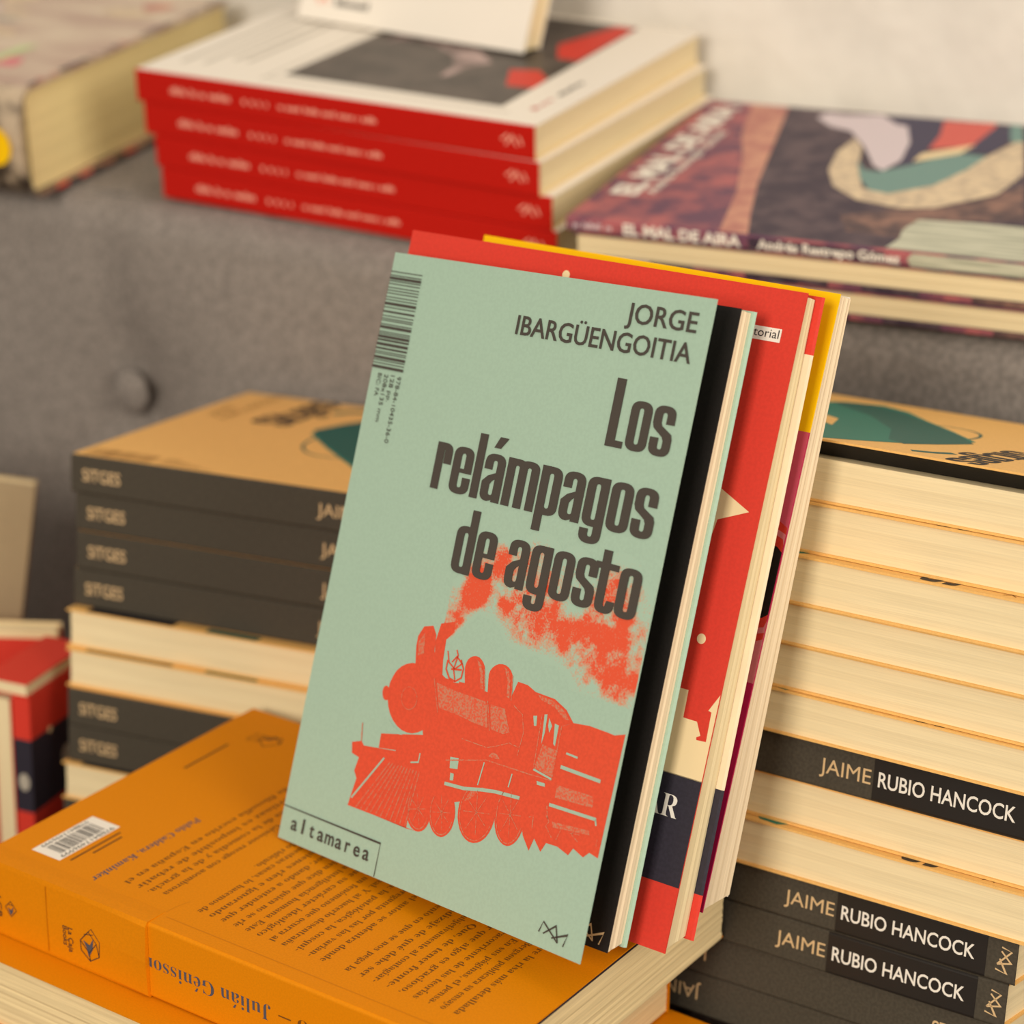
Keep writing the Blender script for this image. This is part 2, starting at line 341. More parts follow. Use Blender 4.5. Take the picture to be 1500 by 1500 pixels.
# printed artwork: outlines in millimetres on their covers
TRAIN={'R':[[(61.4,62.7),(61.9,60.2),(61.7,57.7),(61.0,55.4),(59.8,53.2),(58.1,51.4),(56.0,50.1),(53.6,49.2),(51.1,48.9),(48.5,49.1),(46.0,49.9),(43.7,51.2),(41.7,53.0),
(40.2,55.1),(39.2,57.5),(38.7,60.1),(38.8,62.6),(39.6,65.0),(40.8,67.2),(42.6,69.0),(44.7,70.3),(47.2,71.2),(49.7,71.5),(52.3,71.2),(54.8,70.3),(57.0,69.0),(59.0,67.2),
(60.4,65.1)],[(50.3,71.0),(57.6,72.2),(63.6,69.8),(72.0,70.2),(82.6,69.7),(93.0,69.2),(95.0,75.8),(99.3,75.7),(103.1,74.4),(109.0,69.4),(107.5,53.9),(106.7,49.4),(89.4,46.4),
(71.0,44.7),(58.9,49.2)],[(48.8,70.9),(47.5,76.8),(47.4,80.2),(49.3,83.8),(53.4,84.9),(55.5,82.3),(56.1,77.2),(58.8,71.7),(54.7,70.8)],[(57.7,71.1),(55.7,80.1),(56.7,86.3),
(62.8,88.2),(63.2,84.7),(60.4,81.8),(60.8,75.2),(62.1,69.1)],[(72.6,69.5),(71.3,73.9),(71.1,75.3),(71.3,76.6),(71.8,77.8),(72.7,78.7),(73.8,79.3),(75.0,79.6),(76.4,79.5),
(77.6,79.0),(78.7,78.2),(79.6,77.2),(80.1,75.9),(82.0,69.2)],[(83.2,68.8),(82.2,73.9),(82.0,75.2),(82.3,76.5),(83.0,77.6),(84.1,78.6),(85.4,79.3),(86.9,79.6),(88.4,79.6),
(89.8,79.2),(91.1,78.4),(92.0,77.4),(92.6,76.2),(93.8,68.8)],[(95.0,75.8),(103.1,74.4),(111.6,74.1),(117.1,72.0),(120.9,68.8),(116.8,66.9),(120.4,50.4),(106.7,49.4),
(98.1,51.5)],[(114.0,65.5),(120.9,68.8),(127.4,69.5),(135.0,69.3),(138.0,69.1),(142.1,70.4),(141.3,32.2),(137.6,32.9),(135.5,30.9),(131.0,32.4),(129.5,29.9),(124.6,31.2),
(122.2,31.1),(119.8,31.0),(118.3,27.8),(114.7,31.0),(113.5,26.8),(109.8,30.7),(103.8,45.7)],[(46.2,47.2),(60.7,50.4),(106.4,50.7),(120.9,51.6),(123.5,35.2),(110.2,33.7),
(94.4,36.0),(81.5,34.0),(68.1,29.0),(59.0,30.4),(48.7,39.1)],[(30.6,19.3),(31.2,23.1),(32.2,28.8),(30.4,31.0),(31.4,35.7),(27.7,36.3),(26.7,39.8),(31.1,41.2),(32.6,40.0),
(47.8,41.9),(62.7,43.7),(66.2,35.3),(59.2,30.4),(59.5,19.2),(63.8,19.5),(43.3,19.4)],[(39.7,41.0),(39.5,45.8),(46.3,47.2),(50.7,47.2),(50.9,42.7)],[(68.9,28.1),(69.2,26.5),
(69.2,24.9),(68.9,23.4),(68.4,22.1),(67.6,21.0),(66.6,20.2),(65.4,19.7),(64.1,19.5),(62.8,19.7),(61.5,20.2),(60.3,21.1),(59.2,22.2),(58.4,23.6),(57.8,25.1),(57.4,26.7),(57.4,28.3),
(57.7,29.8),(58.3,31.2),(59.1,32.3),(60.1,33.1),(61.3,33.6),(62.6,33.8),(63.9,33.5),(65.2,33.0),(66.4,32.1),(67.4,31.0),(68.3,29.6)],[(79.7,29.7),(79.9,27.9),(79.8,26.2),
(79.5,24.6),(78.8,23.2),(77.9,22.1),(76.8,21.2),(75.6,20.7),(74.2,20.6),(72.9,20.9),(71.6,21.5),(70.4,22.5),(69.4,23.8),(68.6,25.3),(68.1,27.0),(67.9,28.7),(68.0,30.4),(68.4,32.0),
(69.0,33.5),(69.9,34.6),(71.0,35.5),(72.3,35.9),(73.6,36.0),(75.0,35.7),(76.3,35.1),(77.4,34.1),(78.4,32.8),(79.2,31.3)],[(96.7,33.7),(96.8,31.6),(96.4,29.4),(95.7,27.5),
(94.6,25.7),(93.2,24.3),(91.6,23.3),(89.8,22.7),(88.0,22.6),(86.2,23.0),(84.6,23.9),(83.1,25.2),(82.0,26.8),(81.1,28.7),(80.7,30.9),(80.6,33.0),(81.0,35.2),(81.8,37.2),(82.9,38.9),
(84.3,40.3),(85.9,41.3),(87.7,41.8),(89.5,41.9),(91.3,41.5),(92.9,40.6),(94.3,39.3),(95.5,37.7),(96.3,35.8)],[(109.4,36.5),(109.5,34.4),(109.3,32.2),(108.7,30.3),(107.9,28.6),
(106.8,27.2),(105.5,26.2),(104.1,25.7),(102.6,25.7),(101.2,26.2),(99.8,27.1),(98.6,28.4),(97.6,30.1),(96.9,32.1),(96.5,34.2),(96.4,36.4),(96.7,38.5),(97.2,40.5),(98.1,42.2),
(99.2,43.6),(100.5,44.5),(101.9,45.0),(103.4,45.0),(104.8,44.5),(106.2,43.6),(107.4,42.2),(108.3,40.6),(109.0,38.6)],[(39.7,59.4),(39.8,58.9),(39.8,58.4),(39.8,57.9),(39.6,57.5),
(39.4,57.1),(39.1,56.9),(38.7,56.8),(38.3,56.7),(37.9,56.8),(37.5,57.0),(37.1,57.3),(36.8,57.7),(36.5,58.2),(36.3,58.7),(36.2,59.2),(36.2,59.7),(36.3,60.2),(36.4,60.6),(36.7,60.9),
(37.0,61.2),(37.4,61.3),(37.7,61.4),(38.2,61.3),(38.6,61.1),(38.9,60.8),(39.3,60.4),(39.5,59.9)]],'M':[[(104.2,67.1),(105.8,67.5),(106.3,64.4),(105.3,64.2)],[(108.7,68.6),
(109.9,68.9),(110.3,63.2),(109.8,59.5)],[(110.9,68.0),(112.7,65.9),(112.1,63.6),(111.1,65.5)],[(113.6,66.9),(115.4,66.7),(115.5,60.2),(114.6,60.7)],[(41.7,51.1),(44.5,49.5),
(49.5,47.6),(40.7,47.0)],[(72.7,46.2),(76.5,46.7),(76.9,43.2),(73.4,42.7)],[(74.1,41.4),(75.7,41.4),(76.0,39.3),(74.5,39.0)],[(111.0,48.2),(114.5,48.3),(114.8,47.3),
(111.4,47.1)],[(67.4,70.3),(69.8,70.6),(69.9,69.6),(67.4,69.3)]],'H':[[(60.2,67.6),(68.8,66.9),(77.2,66.8),(83.5,66.6),(86.3,58.8),(79.5,59.0),(75.2,59.5),(70.3,59.8),
(63.3,60.0)],[(85.3,66.3),(91.8,66.4),(95.8,59.7),(93.0,58.6),(87.6,58.8)],[(110.3,59.6),(117.0,59.1),(116.7,50.8),(108.9,51.7)],[(88.8,50.3),(90.3,52.1),(92.4,51.9),
(94.3,50.6)],[(119.6,49.1),(134.8,49.5),(135.3,46.1),(119.7,45.2)],[(75.9,78.5),(77.8,77.8),(79.5,74.9),(80.9,70.1),(79.6,70.2),(78.3,74.6)],[(88.0,78.9),(90.3,78.1),(91.7,75.5),
(92.8,69.9),(91.5,70.2),(90.5,75.2)],[(104.3,73.9),(111.8,73.4),(116.8,71.3),(119.0,69.2),(116.9,69.1),(112.3,71.6),(106.1,72.6)],[(82.5,34.3),(85.1,39.4),(90.9,40.9),(87.9,39.0),
(84.8,35.3)],[(120.3,37.9),(135.8,39.2),(136.2,37.9),(121.3,36.3)],[(48.1,78.4),(50.4,81.9),(51.7,75.4),(49.1,74.1)]],'L':[([(72.5,37.5),(81.4,38.1),(89.2,39.7),(95.1,40.6),
(105.5,41.3)],1.39),([(76.0,53.0),(87.5,52.9),(91.2,54.2),(96.6,56.6),(100.8,56.2)],0.4),([(71.0,44.7),(88.6,49.1),(106.7,49.4),(117.0,49.8)],0.5),([(119.5,54.8),
(136.3,54.5)],1.39),([(118.0,42.6),(137.6,43.1)],1.29),([(120.6,59.3),(125.5,59.1)],0.8),([(117.2,42.0),(118.6,38.1)],0.5),([(137.4,43.0),(138.1,41.3)],0.8),([(107.8,68.3),
(108.7,51.3)],0.5),([(116.6,66.9),(116.9,50.2)],0.5),([(108.7,51.3),(116.9,50.2)],0.8),([(83.9,67.1),(87.2,58.3)],0.5),([(58.6,68.7),(63.2,58.5)],0.4),([(95.3,68.3),(99.7,66.4),
(101.6,61.1),(101.0,53.7)],0.4),([(29.9,47.1),(31.1,41.2)],0.5),([(43.3,38.5),(31.7,22.1)],0.89),([(55.6,40.1),(59.1,41.0),(59.1,44.0)],0.6),([(79.7,76.4),(81.7,69.5)],0.5),
([(92.3,77.1),(93.8,69.4)],0.5),([(86.9,40.6),(87.8,48.2)],0.6),([(99.9,43.3),(100.4,47.7)],0.6),([(110.8,36.7),(112.6,37.6),(113.1,33.8)],0.5),([(117.5,39.3),(119.4,37.6),
(118.4,35.9),(121.6,33.2)],0.5),([(125.2,37.8),(123.6,33.1)],0.5),([(130.2,38.8),(129.5,36.1),(132.3,34.8)],0.5),([(139.6,37.5),(139.7,35.4)],0.5),([(128.0,36.4),
(132.6,37.0)],0.4),([(46.3,37.7),(34.7,19.8)],0.54),([(47.7,37.8),(37.1,19.8)],0.54),([(49.1,37.8),(39.6,19.8)],0.54),([(50.6,37.9),(42.0,19.8)],0.54),([(52.0,38.0),
(44.5,19.8)],0.54),([(53.4,38.0),(46.9,19.8)],0.54),([(54.8,38.1),(49.3,19.8)],0.54),([(56.2,38.1),(51.7,19.8)],0.54),([(57.6,38.2),(54.1,19.8)],0.54),([(59.1,38.2),
(56.4,19.8)],0.54),([(60.5,38.3),(58.8,19.8)],0.54),([(79.1,26.6),(78.8,25.2),(78.4,24.0),(77.7,22.9),(76.9,22.1),(75.9,21.6),(74.9,21.4),(73.8,21.4),(72.7,21.8),(71.7,22.4),
(70.8,23.3),(70.0,24.5),(69.3,25.8),(68.9,27.2),(68.7,28.6),(68.7,30.1),(69.0,31.5),(69.5,32.7)],0.46),([(73.9,28.3),(77.9,29.2)],0.32),([(73.9,28.3),(77.9,25.8)],0.32),
([(73.9,28.3),(75.5,22.9)],0.32),([(73.9,28.3),(72.1,23.6)],0.32),([(73.9,28.3),(69.9,27.4)],0.32),([(73.9,28.3),(70.0,30.8)],0.32),([(73.9,28.3),(72.3,33.7)],0.32),([(73.9,28.3),
(75.7,33.0)],0.32),([(95.7,29.9),(95.1,28.1),(94.3,26.6),(93.2,25.3),(91.9,24.3),(90.5,23.6),(89.0,23.4),(87.5,23.5),(86.0,24.0),(84.7,24.8),(83.5,26.0),(82.6,27.5),(81.9,29.2),
(81.6,31.0),(81.5,32.9),(81.8,34.7),(82.4,36.5),(83.2,38.0)],0.46),([(88.8,32.3),(94.4,33.3)],0.32),([(88.8,32.3),(93.8,29.0)],0.32),([(88.8,32.3),(90.2,25.4)],0.32),([(88.8,32.3),
(85.5,26.3)],0.32),([(88.8,32.3),(83.0,31.3)],0.32),([(88.8,32.3),(83.6,35.6)],0.32),([(88.8,32.3),(87.4,39.2)],0.32),([(88.8,32.3),(92.0,38.2)],0.32),([(108.6,32.7),(108.2,31.0),
(107.6,29.4),(106.7,28.2),(105.7,27.2),(104.6,26.6),(103.4,26.4),(102.2,26.5),(101.0,27.1),(99.9,28.0),(99.0,29.3),(98.2,30.8),(97.6,32.5),(97.3,34.4),(97.2,36.2),(97.3,38.1),
(97.8,39.8),(98.4,41.4)],0.46),([(103.0,35.4),(107.6,36.2)],0.32),([(103.0,35.4),(107.2,31.8)],0.32),([(103.0,35.4),(104.3,28.3)],0.32),([(103.0,35.4),(100.5,29.5)],0.32),
([(103.0,35.4),(98.4,34.6)],0.32),([(103.0,35.4),(98.8,38.9)],0.32),([(103.0,35.4),(101.7,42.4)],0.32),([(103.0,35.4),(105.5,41.2)],0.32),([(68.1,25.2),(68.0,24.0),(67.6,22.9),
(67.1,21.9),(66.4,21.2),(65.6,20.7),(64.7,20.4),(63.7,20.4),(62.7,20.7),(61.7,21.3),(60.8,22.0),(60.0,23.0),(59.4,24.2),(58.9,25.4),(58.6,26.7),(58.5,28.0),(58.7,29.3),
(59.0,30.4)],0.46),([(63.3,26.6),(66.9,27.6)],0.32),([(63.3,26.6),(67.1,24.5)],0.32),([(63.3,26.6),(65.1,21.8)],0.32),([(63.3,26.6),(62.0,22.3)],0.32),([(63.3,26.6),
(59.8,25.7)],0.32),([(63.3,26.6),(59.6,28.8)],0.32),([(63.3,26.6),(61.5,31.4)],0.32),([(63.3,26.6),(64.6,30.9)],0.32),([(52.7,60.7),(52.8,59.7),(52.7,58.8),(52.4,57.9),(51.8,57.2),
(51.1,56.7),(50.2,56.3),(49.3,56.2),(48.3,56.4),(47.4,56.8),(46.6,57.4),(46.0,58.2),(45.6,59.1),(45.5,60.0),(45.6,60.9),(45.9,61.8),(46.5,62.5),(47.2,63.1),(48.1,63.4),(49.1,63.5),
(50.0,63.3),(50.9,63.0),(51.7,62.3),(52.3,61.6),(52.7,60.7)],0.3)],'B':[([(63.0,75.7),(63.0,72.7),(65.2,70.2),(68.0,69.7),(70.4,71.4),(70.6,74.4),(68.8,77.0)],0.6),([(68.0,69.7),
(66.3,73.4),(67.1,78.1),(66.1,79.7)],0.5),([(62.2,78.5),(63.7,75.1),(66.8,73.5),(69.8,76.1)],0.5),([(65.3,73.2),(69.9,73.9)],0.6),([(65.0,75.4),(66.7,77.6),
(69.3,76.0)],0.5)],'S':[(60.1,85.5,3.0,1),(61.9,90.4,4.2,1),(64.6,95.8,5.5,1),(68.5,100.7,6.2,1),(72.9,105.3,6.5,0.95),(77.3,109.8,5.5,0.9),(76.0,100.0,5.5,0.8),
(84.6,98.8,6.0,0.75),(91.7,95.1,7.0,0.85),(98.2,93.6,6.0,0.8),(84.9,108.3,7.0,0.6),(93.9,112.3,7.5,0.45),(93.6,102.8,7.0,0.5),(103.4,103.3,8.0,0.45),(106.1,93.8,7.0,0.5),
(108.5,112.9,6.0,0.3),(115.1,92.9,7.5,0.75),(121.3,91.4,8.0,0.9),(124.1,98.4,8.0,0.6),(129.4,89.6,8.5,0.9),(135.9,86.2,7.0,0.8),(139.5,83.5,4.5,0.7),(137.6,93.6,8.0,0.6),
(126.7,106.0,8.9,0.4),(136.8,103.2,8.0,0.4),(119.9,110.2,6.0,0.35),(127.6,113.1,7.0,0.4),(123.5,83.4,6.0,0.4),(133.3,109.4,6.0,0.3)]}
EART={'dark':[(36.9,159.6),(139.9,160.7),(169.7,40.5),(131.6,33.2),(135.0,9.5),(74.5,4.3),(67.6,23.6),(58.4,57.5),(48.1,106.2)],'tan':[(20.3,151.6),(36.9,159.6),(48.1,106.2),
(58.4,57.5),(72.9,6.4),(61.2,8.2),(53.4,47.4),(40.9,88.5),(30.1,117.3)],'white':[(53.5,147.0),(56.2,154.5),(64.7,153.4),(79.7,157.5),(88.9,146.7),(94.4,144.9),(101.4,124.3),
(104.6,100.4),(101.3,86.0),(96.2,90.5),(85.2,113.5),(73.3,132.5),(63.1,136.3)],'teal':[(87.9,95.7),(93.9,85.4),(99.8,84.7),(109.7,95.9),(116.0,106.7),(125.9,115.6),(136.2,115.5),
(132.9,96.5),(125.3,74.0),(111.1,59.9),(103.1,61.9),(95.6,74.1)],'brim':[(80.0,81.4),(76.3,104.7),(78.0,124.1),(84.3,113.2),(90.5,87.4),(99.7,63.7),(111.1,59.9),(125.3,74.0),
(134.3,108.9),(144.4,142.6),(155.7,97.2),(151.7,70.3),(132.6,48.2),(120.2,44.6),(101.3,50.0),(87.8,63.1)],'red':[(106.9,156.6),(128.7,159.3),(134.5,136.7),(125.3,124.7),
(111.0,117.6),(110.6,136.4)],'navy':[(81.5,158.0),(106.4,158.1),(110.6,136.4),(110.8,108.3),(111.4,93.4),(103.1,86.5),(104.6,100.4),(101.4,127.5)],'cream':[(109.4,100.3),
(110.0,111.1),(128.1,128.6),(125.0,115.4)],'navy2':[(125.9,115.6),(129.9,154.7),(136.2,156.4),(139.7,135.0),(137.3,118.8)],'pale':[(134.5,159.2),(139.9,160.7),(145.9,136.7),
(140.6,135.3)],'brown':[(101.0,30.8),(116.8,40.9),(133.0,47.0),(152.0,69.0),(159.0,83.8),(168.8,44.2),(131.6,33.2),(133.6,14.2),(108.9,14.5)]}

# ============================================================ the setting
SH = V((0, 0, .9))
U = V((.9004, -.435, 0)); NH = V((.435, .9004, 0))
KB = 1.048; KS = 1.044
def wpt(d, s, z): return NH * d + U * s + V((0, 0, z))
mb = MB(); D0 = 1.012 * KB
mb.box(-2.0, 1.5, 0, .12, 0, 2.6, WALLM)
wall = structure(mb.build('wall_back')); wall.matrix_world = frame(NH * D0, U, NH, (0, 0, 1))
mb = MB(); mb.box(-2.0, 1.5, -1.9, D0, -.08, 0, FLOORM)
fl = structure(mb.build('floor')); fl.matrix_world = frame(V((0, 0, 0)), U, NH, (0, 0, 1))

# places of the piles (front corner, spine direction, depth direction, up)
Sf = (V((-.1661, .8455, -.2881)) * KS + SH, V((.9206, -.3896, .0281)), V((.3905, .916, -.0918)), V((.01, .0955, .9954)))
KR = 1.015
Rf = (V((.1602, .6457, -.3705)) * KR + SH, V((.8143, -.5781, .053)), V((.5788, .8014, -.1507)), V((.0446, .1534, .9872)))
Of = (V((-.0964, .8267, -.3829)) + SH, V((.829, -.5593, .0018)), V((.5592, .8289, .0177)), V((-.0114, -.0136, .9998)))
Bf = (V((-.1667, 1.0227, -.1746)) * KB + SH, V((.8828, -.4695, -.0148)), V((.4679, .8764, .1136)), V((-.0404, -.1072, .9934)))
Ef = (V((.0179, .9115, -.2095)) * KB + SH, V((.9103, -.4133, .0234)), V((.407, .9038, .1327)), V((-.076, -.1113, .9909)))
_kd = V((.422, .8994, .1142)).normalized(); _kz = V((-.0404, -.1072, .9934)); _kz = (_kz - _kd * _kz.dot(_kd)).normalized(); _ks = _kz.cross(_kd)
Kf = (V((-.2123, 1.024, -.2334)) * KB + SH, -_ks, _kd, _kz)
BT, EDEEP = .01415, .0062 + .0008 + 2 * .0112
LEDGED = [(Bf, -4 * (BT + .00012) * KB, 0, .205 * KB, 0, .160 * KB), (Ef, -EDEEP * KB, 0, .240 * KB, -.006, .175 * KB), (Kf, 0, -.25, .005, -.006, .17)]
# ------------------------------------------------------------ sofa
def under(f, lev, x0, x1, y0, y1, x, y, mg=.012):
    """height of the flat underside of a pile at (x, y), None away from it"""
    o = f[0] + f[3] * lev; q = V((x, y, 0)) - V((o.x, o.y, 0)); a = q.dot(f[1]); b = q.dot(f[2])
    if not (x0 - mg < a < x1 + mg and y0 - mg < b < y1 + mg): return None
    n = f[3]; return o.z - ((x - o.x) * n.x + (y - o.y) * n.y) / n.z
def ledge(x, y):                                  # top of the sofa back, pressed down a little under each pile
    z = .0561 * x + .1072 * y - .3327 * KB - .0008 + .9
    for f, lev, x0, x1, y0, y1 in LEDGED:
        u_ = under(f, lev, x0, x1, y0, y1, x, y)
        if u_ is not None: z = min(z, u_ - .0015)
    return z
sofa = thing('sofa', 'grey upholstered sofa against the white wall, its button tufted back and seat full of books', 'sofa', Matrix.Identity(4))
FD = .838 * KB + .003
BTN = (V((-.1765, 1.016, -.320)) * KB + SH)
bs, bz = BTN.dot(U), BTN.z
def back_front(s, z):
    """distance from the eye line of the backrest's front face, with the pull of the button and its pleats"""
    d = FD + .10 * (z - .66) * .35
    r2 = ((s - bs) / .030) ** 2 + ((z - bz) / .034) ** 2
    d += .013 * math.exp(-r2)
    if z > bz: d += .0045 * math.exp(-((s - bs + .012 * math.sin((z - bz) * 20)) / .010) ** 2) * min(1, (z - bz) / .03)
    for sg in (-1, 1):
        q = (z - bz) * .8 + sg * (s - bs)
        if z < bz: d += .004 * math.exp(-(q / .012) ** 2) * math.exp(-((s - bs) / .09) ** 2)
    return d + .0025 * math.sin(s * 9 + 1) + .0015 * math.sin(s * 31 + z * 17)
def backrest(i, j):
    s = -1.05 + 1.4 * i
    RF = .016
    x0, y0 = (NH * FD + U * s).xy
    zt = ledge(x0, y0)
    if j < .45:                              # front face, from the seat up
        z = .331 + (zt - RF - .331) * (j / .45); return wpt(back_front(s, z), s, z)
    if j < .6:
        a = (j - .45) / .15 * math.pi / 2; d0 = back_front(s, zt - RF)
        return wpt(d0 + RF - RF * math.cos(a), s, zt - RF + RF * math.sin(a) + .1072 * RF * math.sin(a))
    d = FD + RF + (D0 - .002 - FD - RF) * (j - .6) / .4
    p = NH * d + U * s; return V((p.x, p.y, ledge(p.x, p.y)))
mb = MB(); mb.grid(backrest, 150, 120, FABRIC)
mb.add([wpt(D0 - .002, -1.05, .331), wpt(D0 - .002, .35, .331), wpt(FD, .35, .331), wpt(FD, -1.05, .331)], [(0, 1, 2, 3)], FABRIC)
back = mb.build('backrest', sofa)
mb = MB()                                      # covered button, a shallow dome
sec = []
for k in range(7):
    a = math.pi / 2 * k / 6; rr = .0098 * math.cos(a) + .0001
    sec.append([BTN * 1 + U * (rr * math.cos(t * .3927)) + V((0, 0, 1)) * (rr * 1.12 * math.sin(t * .3927)) - NH * (.0045 * math.sin(a) - .010 - 0.000) for t in range(16)])
mb.loft(sec, FABRIC, smooth=True); mb.build('button', back)

SLV = [-1.2 - 14.9 * k for k in range(11)]                       # tops of the left pile, mm along its own up axis
RLV = [138.0, 123.2, 106.6, 90.6, 76.8, 61.6, 46.9, 31.3, 15.6, -.6, -15.4, -30.2, -45.0, -60.0]
def plane_z(f, lev, x, y):
    o = f[0] + f[3] * lev; n = f[3]; return o.z - ((x - o.x) * n.x + (y - o.y) * n.y) / n.z
OT = .0277
def seat_z(x, y):            # the soft seat gives way under each pile
    W = 0; Z = 0; cap = 9
    for f, lev, c, ft in ((Sf, SLV[10] / 1000 * KS, Sf[0] + Sf[1] * .09 + Sf[2] * .07, (0, .2, -.01, .15)), (Rf, RLV[13] / 1000 * KR, Rf[0] - Rf[1] * .09 + Rf[2] * .07, (-.205, .01, -.01, .15)), (Of, -3 * OT - .0006, Of[0] + Of[1] * .1 - Of[2] * .08, (-.02, .22, -.165, .005))):
        u_ = under(f, lev, *ft, x, y)
        if u_ is not None: cap = min(cap, u_ - .0006)
        k = 1 / (((x - c.x) ** 2 + (y - c.y) ** 2) ** 2 + 1e-6); W += k; Z += k * (plane_z(f, lev, x, y) - .0008)
    return min(Z / W, cap)
def seat(i, j):
    s = -.5445 + .75 * i; d = .36 + (FD - .006 - .36) * j
    if d > FD - .03: d = min(d, FD - .004)
    p = NH * d + U * s; z = seat_z(p.x, p.y)
    e = max(0, (.42 - d) / .06); z -= .03 * e * e
    return V((p.x, p.y, z))
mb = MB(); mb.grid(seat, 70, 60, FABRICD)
c = [wpt(d, s, .33) for d, s in ((.36, -.5445), (.36, .2), (FD - .006, .2), (FD - .006, -.5445))]
n0 = len(mb.v); W1 = 71
ring = [i for i in range(W1)] + [W1 * j + 70 for j in range(1, 61)] + [W1 * 60 + i for i in range(69, -1, -1)] + [W1 * j for j in range(59, 0, -1)]
low = [V((mb.v[i][0], mb.v[i][1], .33)) for i in ring]; k0 = len(mb.v); k = mb.mi(FABRICD)
mb.v += [tuple(p) for p in low]; mb.a += [0.0] * len(low)
for i in range(len(ring)):
    j = (i + 1) % len(ring); mb.f.append([ring[i], k0 + i, k0 + j, ring[j]]); mb.m.append(k); mb.smooth.append(False)
mb.f.append([k0 + i for i in range(len(ring))]); mb.m.append(k); mb.smooth.append(False)
mb.build('seat_cushion', sofa)
mb = MB()
P = [wpt(d, s, z) for z in (.0006, .329) for d, s in ((.36, -1.05), (.36, .35), (D0 - .004, .35), (D0 - .004, -1.05))]
mb.hexa(P, OAK); mb.build('frame', sofa)

# ============================================================ the two piles of black-spined paperbacks
L0, W0, T0, TC = .186, .1345, .0149, .0007
def story_book(label, M, group):
    r = thing('paperback_book', label, 'book', M, group)
    page_block(r, L0, W0, TC, T0 - TC, PAGE, seed=4)
    mb = MB(); cover_sheet(mb, L0, W0, T0 - TC, T0, TAN)
    sf = Surf(mb, (0, 0, T0), (1, 0, 0), (0, 1, 0))
    bars(sf, 4, 33, 2.5, 13, TANDIM, 5, 30)
    for k, (a, b) in enumerate(((35, 58), (35, 52), (35, 46), (35, 41))): sf.line([(a, 4 + 2.6 * k), (b, 4 + 2.6 * k)], .8, TANDIM)
    sf.text('JAIME', (11, 86), (11, 106), 4.0, BROWNINK); sf.text('RUBIO HANCOCK', (18, 84), (18, 132), 4.0, BROWNINK)
    heavy_text(sf, 'Sitges', 84, 133.4, 46, 13, DARKINK, rot=1)
    # green hat with its brim and ring
    sf.poly([(60, 78), (66, 98), (70, 112), (80, 124), (90, 133.6), (97, 132.4), (104, 125), (116, 118), (132, 96), (142, 70), (144, 40), (138, 22), (126, 14), (112, 22), (96, 40), (78, 58)], TEAL)
    sf.lv = 2
    sf.poly([(58, 84), (63, 100), (69, 113), (77, 108), (90, 80), (112, 52), (134, 34), (140, 26), (130, 18), (112, 28), (90, 48), (70, 68)], TEALD)
    sf.lv = 3; sf.poly([(104, 96), (118, 84), (126, 66), (112, 76)], TAN)
    sf.lv = 1
    sf.line([(82 + 17 * math.cos(t * .21), 70 + 24 * math.sin(t * .21)) for t in range(31)], 1.2, TEALD)
    sf.line([(50, 116), (54, 122), (60, 126)], 4, TEALD)
    mb.build('front_cover', r)
    mb = MB(); cover_sheet(mb, L0, W0, 0, TC, TAN)
    sf = Surf(mb, (0, W0, 0), (1, 0, 0), (0, -1, 0)); bars(sf, 10, 40, 20, 32, DARKINK, 9)
    sf.rect(8, 46, .3, 7, DARKINK); sf.rect(60, 82, .3, 5, TEALD)
    mb.build('back_cover', r)
    mb = MB(); spine_wrap(mb, L0, T0, TC, SPINEGREY)
    sf = Surf(mb, (0, 0, 0), (1, 0, 0), (0, 0, 1))
    mid = T0 * 500
    sf.text('SITGES', (5, mid - 2.4), (21.5, mid - 2.4), 4.6, GOLDINK, bold=.008)
    sf.text('JAIME', (104.3, mid - 2.3), (122.6, mid - 2.3), 4.7, GOLDINK)
    mono(sf, 181.8, mid, 8.4, 5.0, GOLDINK, .55, rot=1)
    sp = mb.build('spine', r)
    mb = MB()                                    # paper band round the right half of the spine
    o = .00022
    spine_wrap(mb, .176, T0 - .0006, .0003, BAND, x0=.1235, out=o, dz=.0003)
    sf = Surf(mb, (0, -o, 0), (1, 0, 0), (0, 0, 1))
    sf.text('RUBIO HANCOCK', (125.3, mid - 2.3), (172.2, mid - 2.3), 4.7, WHITEINK, bold=.012)
    mb.build('paper_band', r)
    return r
def at_pile(f, k, lev, thick, mode, dx=0, dy=0, yaw=0.0, left=0.0):
    """matrix of a book in a pile; mode s: spine out, p: leaves out, u: spine out with the book upside down"""
    o, e, n, z = f
    if yaw: e, n = e * math.cos(yaw) + n * math.sin(yaw), n * math.cos(yaw) - e * math.sin(yaw)
    o = o + e * (left + dx / 1000 * k) + n * (dy / 1000 * k) + z * (lev / 1000 * k)
    thick -= .16; zs = thick / (T0 * 1000)
    if mode == 's': return frame(o - z * (thick / 1000 * k), e, n, z, k, zs)
    if mode == 'p': return frame(o - z * (thick / 1000 * k) + e * L0 * k + n * W0 * k, -e, -n, z, k, zs)
    if mode == 'q': return frame(o + n * W0 * k, e, -n, -z, k, zs)
    return frame(o + e * L0 * k, -e, n, -z, k, zs)
ORD = ['topmost', 'second', 'third', 'fourth', 'fifth', 'sixth', 'seventh', 'eighth', 'ninth', 'tenth', 'eleventh', 'twelfth', 'thirteenth']
smode = 'sssppspssp'
smode = ['s', 's', 's', 's', 'q', 'q', 's', 's', 'q', 's']
sdx = [-.4, .8, 1.4, -.2, -.2, 1.0, 3.0, 2.6, .8, 1.0]
sdy = [1.2, 2.4, 1.8, 2.2, -3.2, -5.4, -7.4, -6.8, -8.8, -8.0]
proto = None
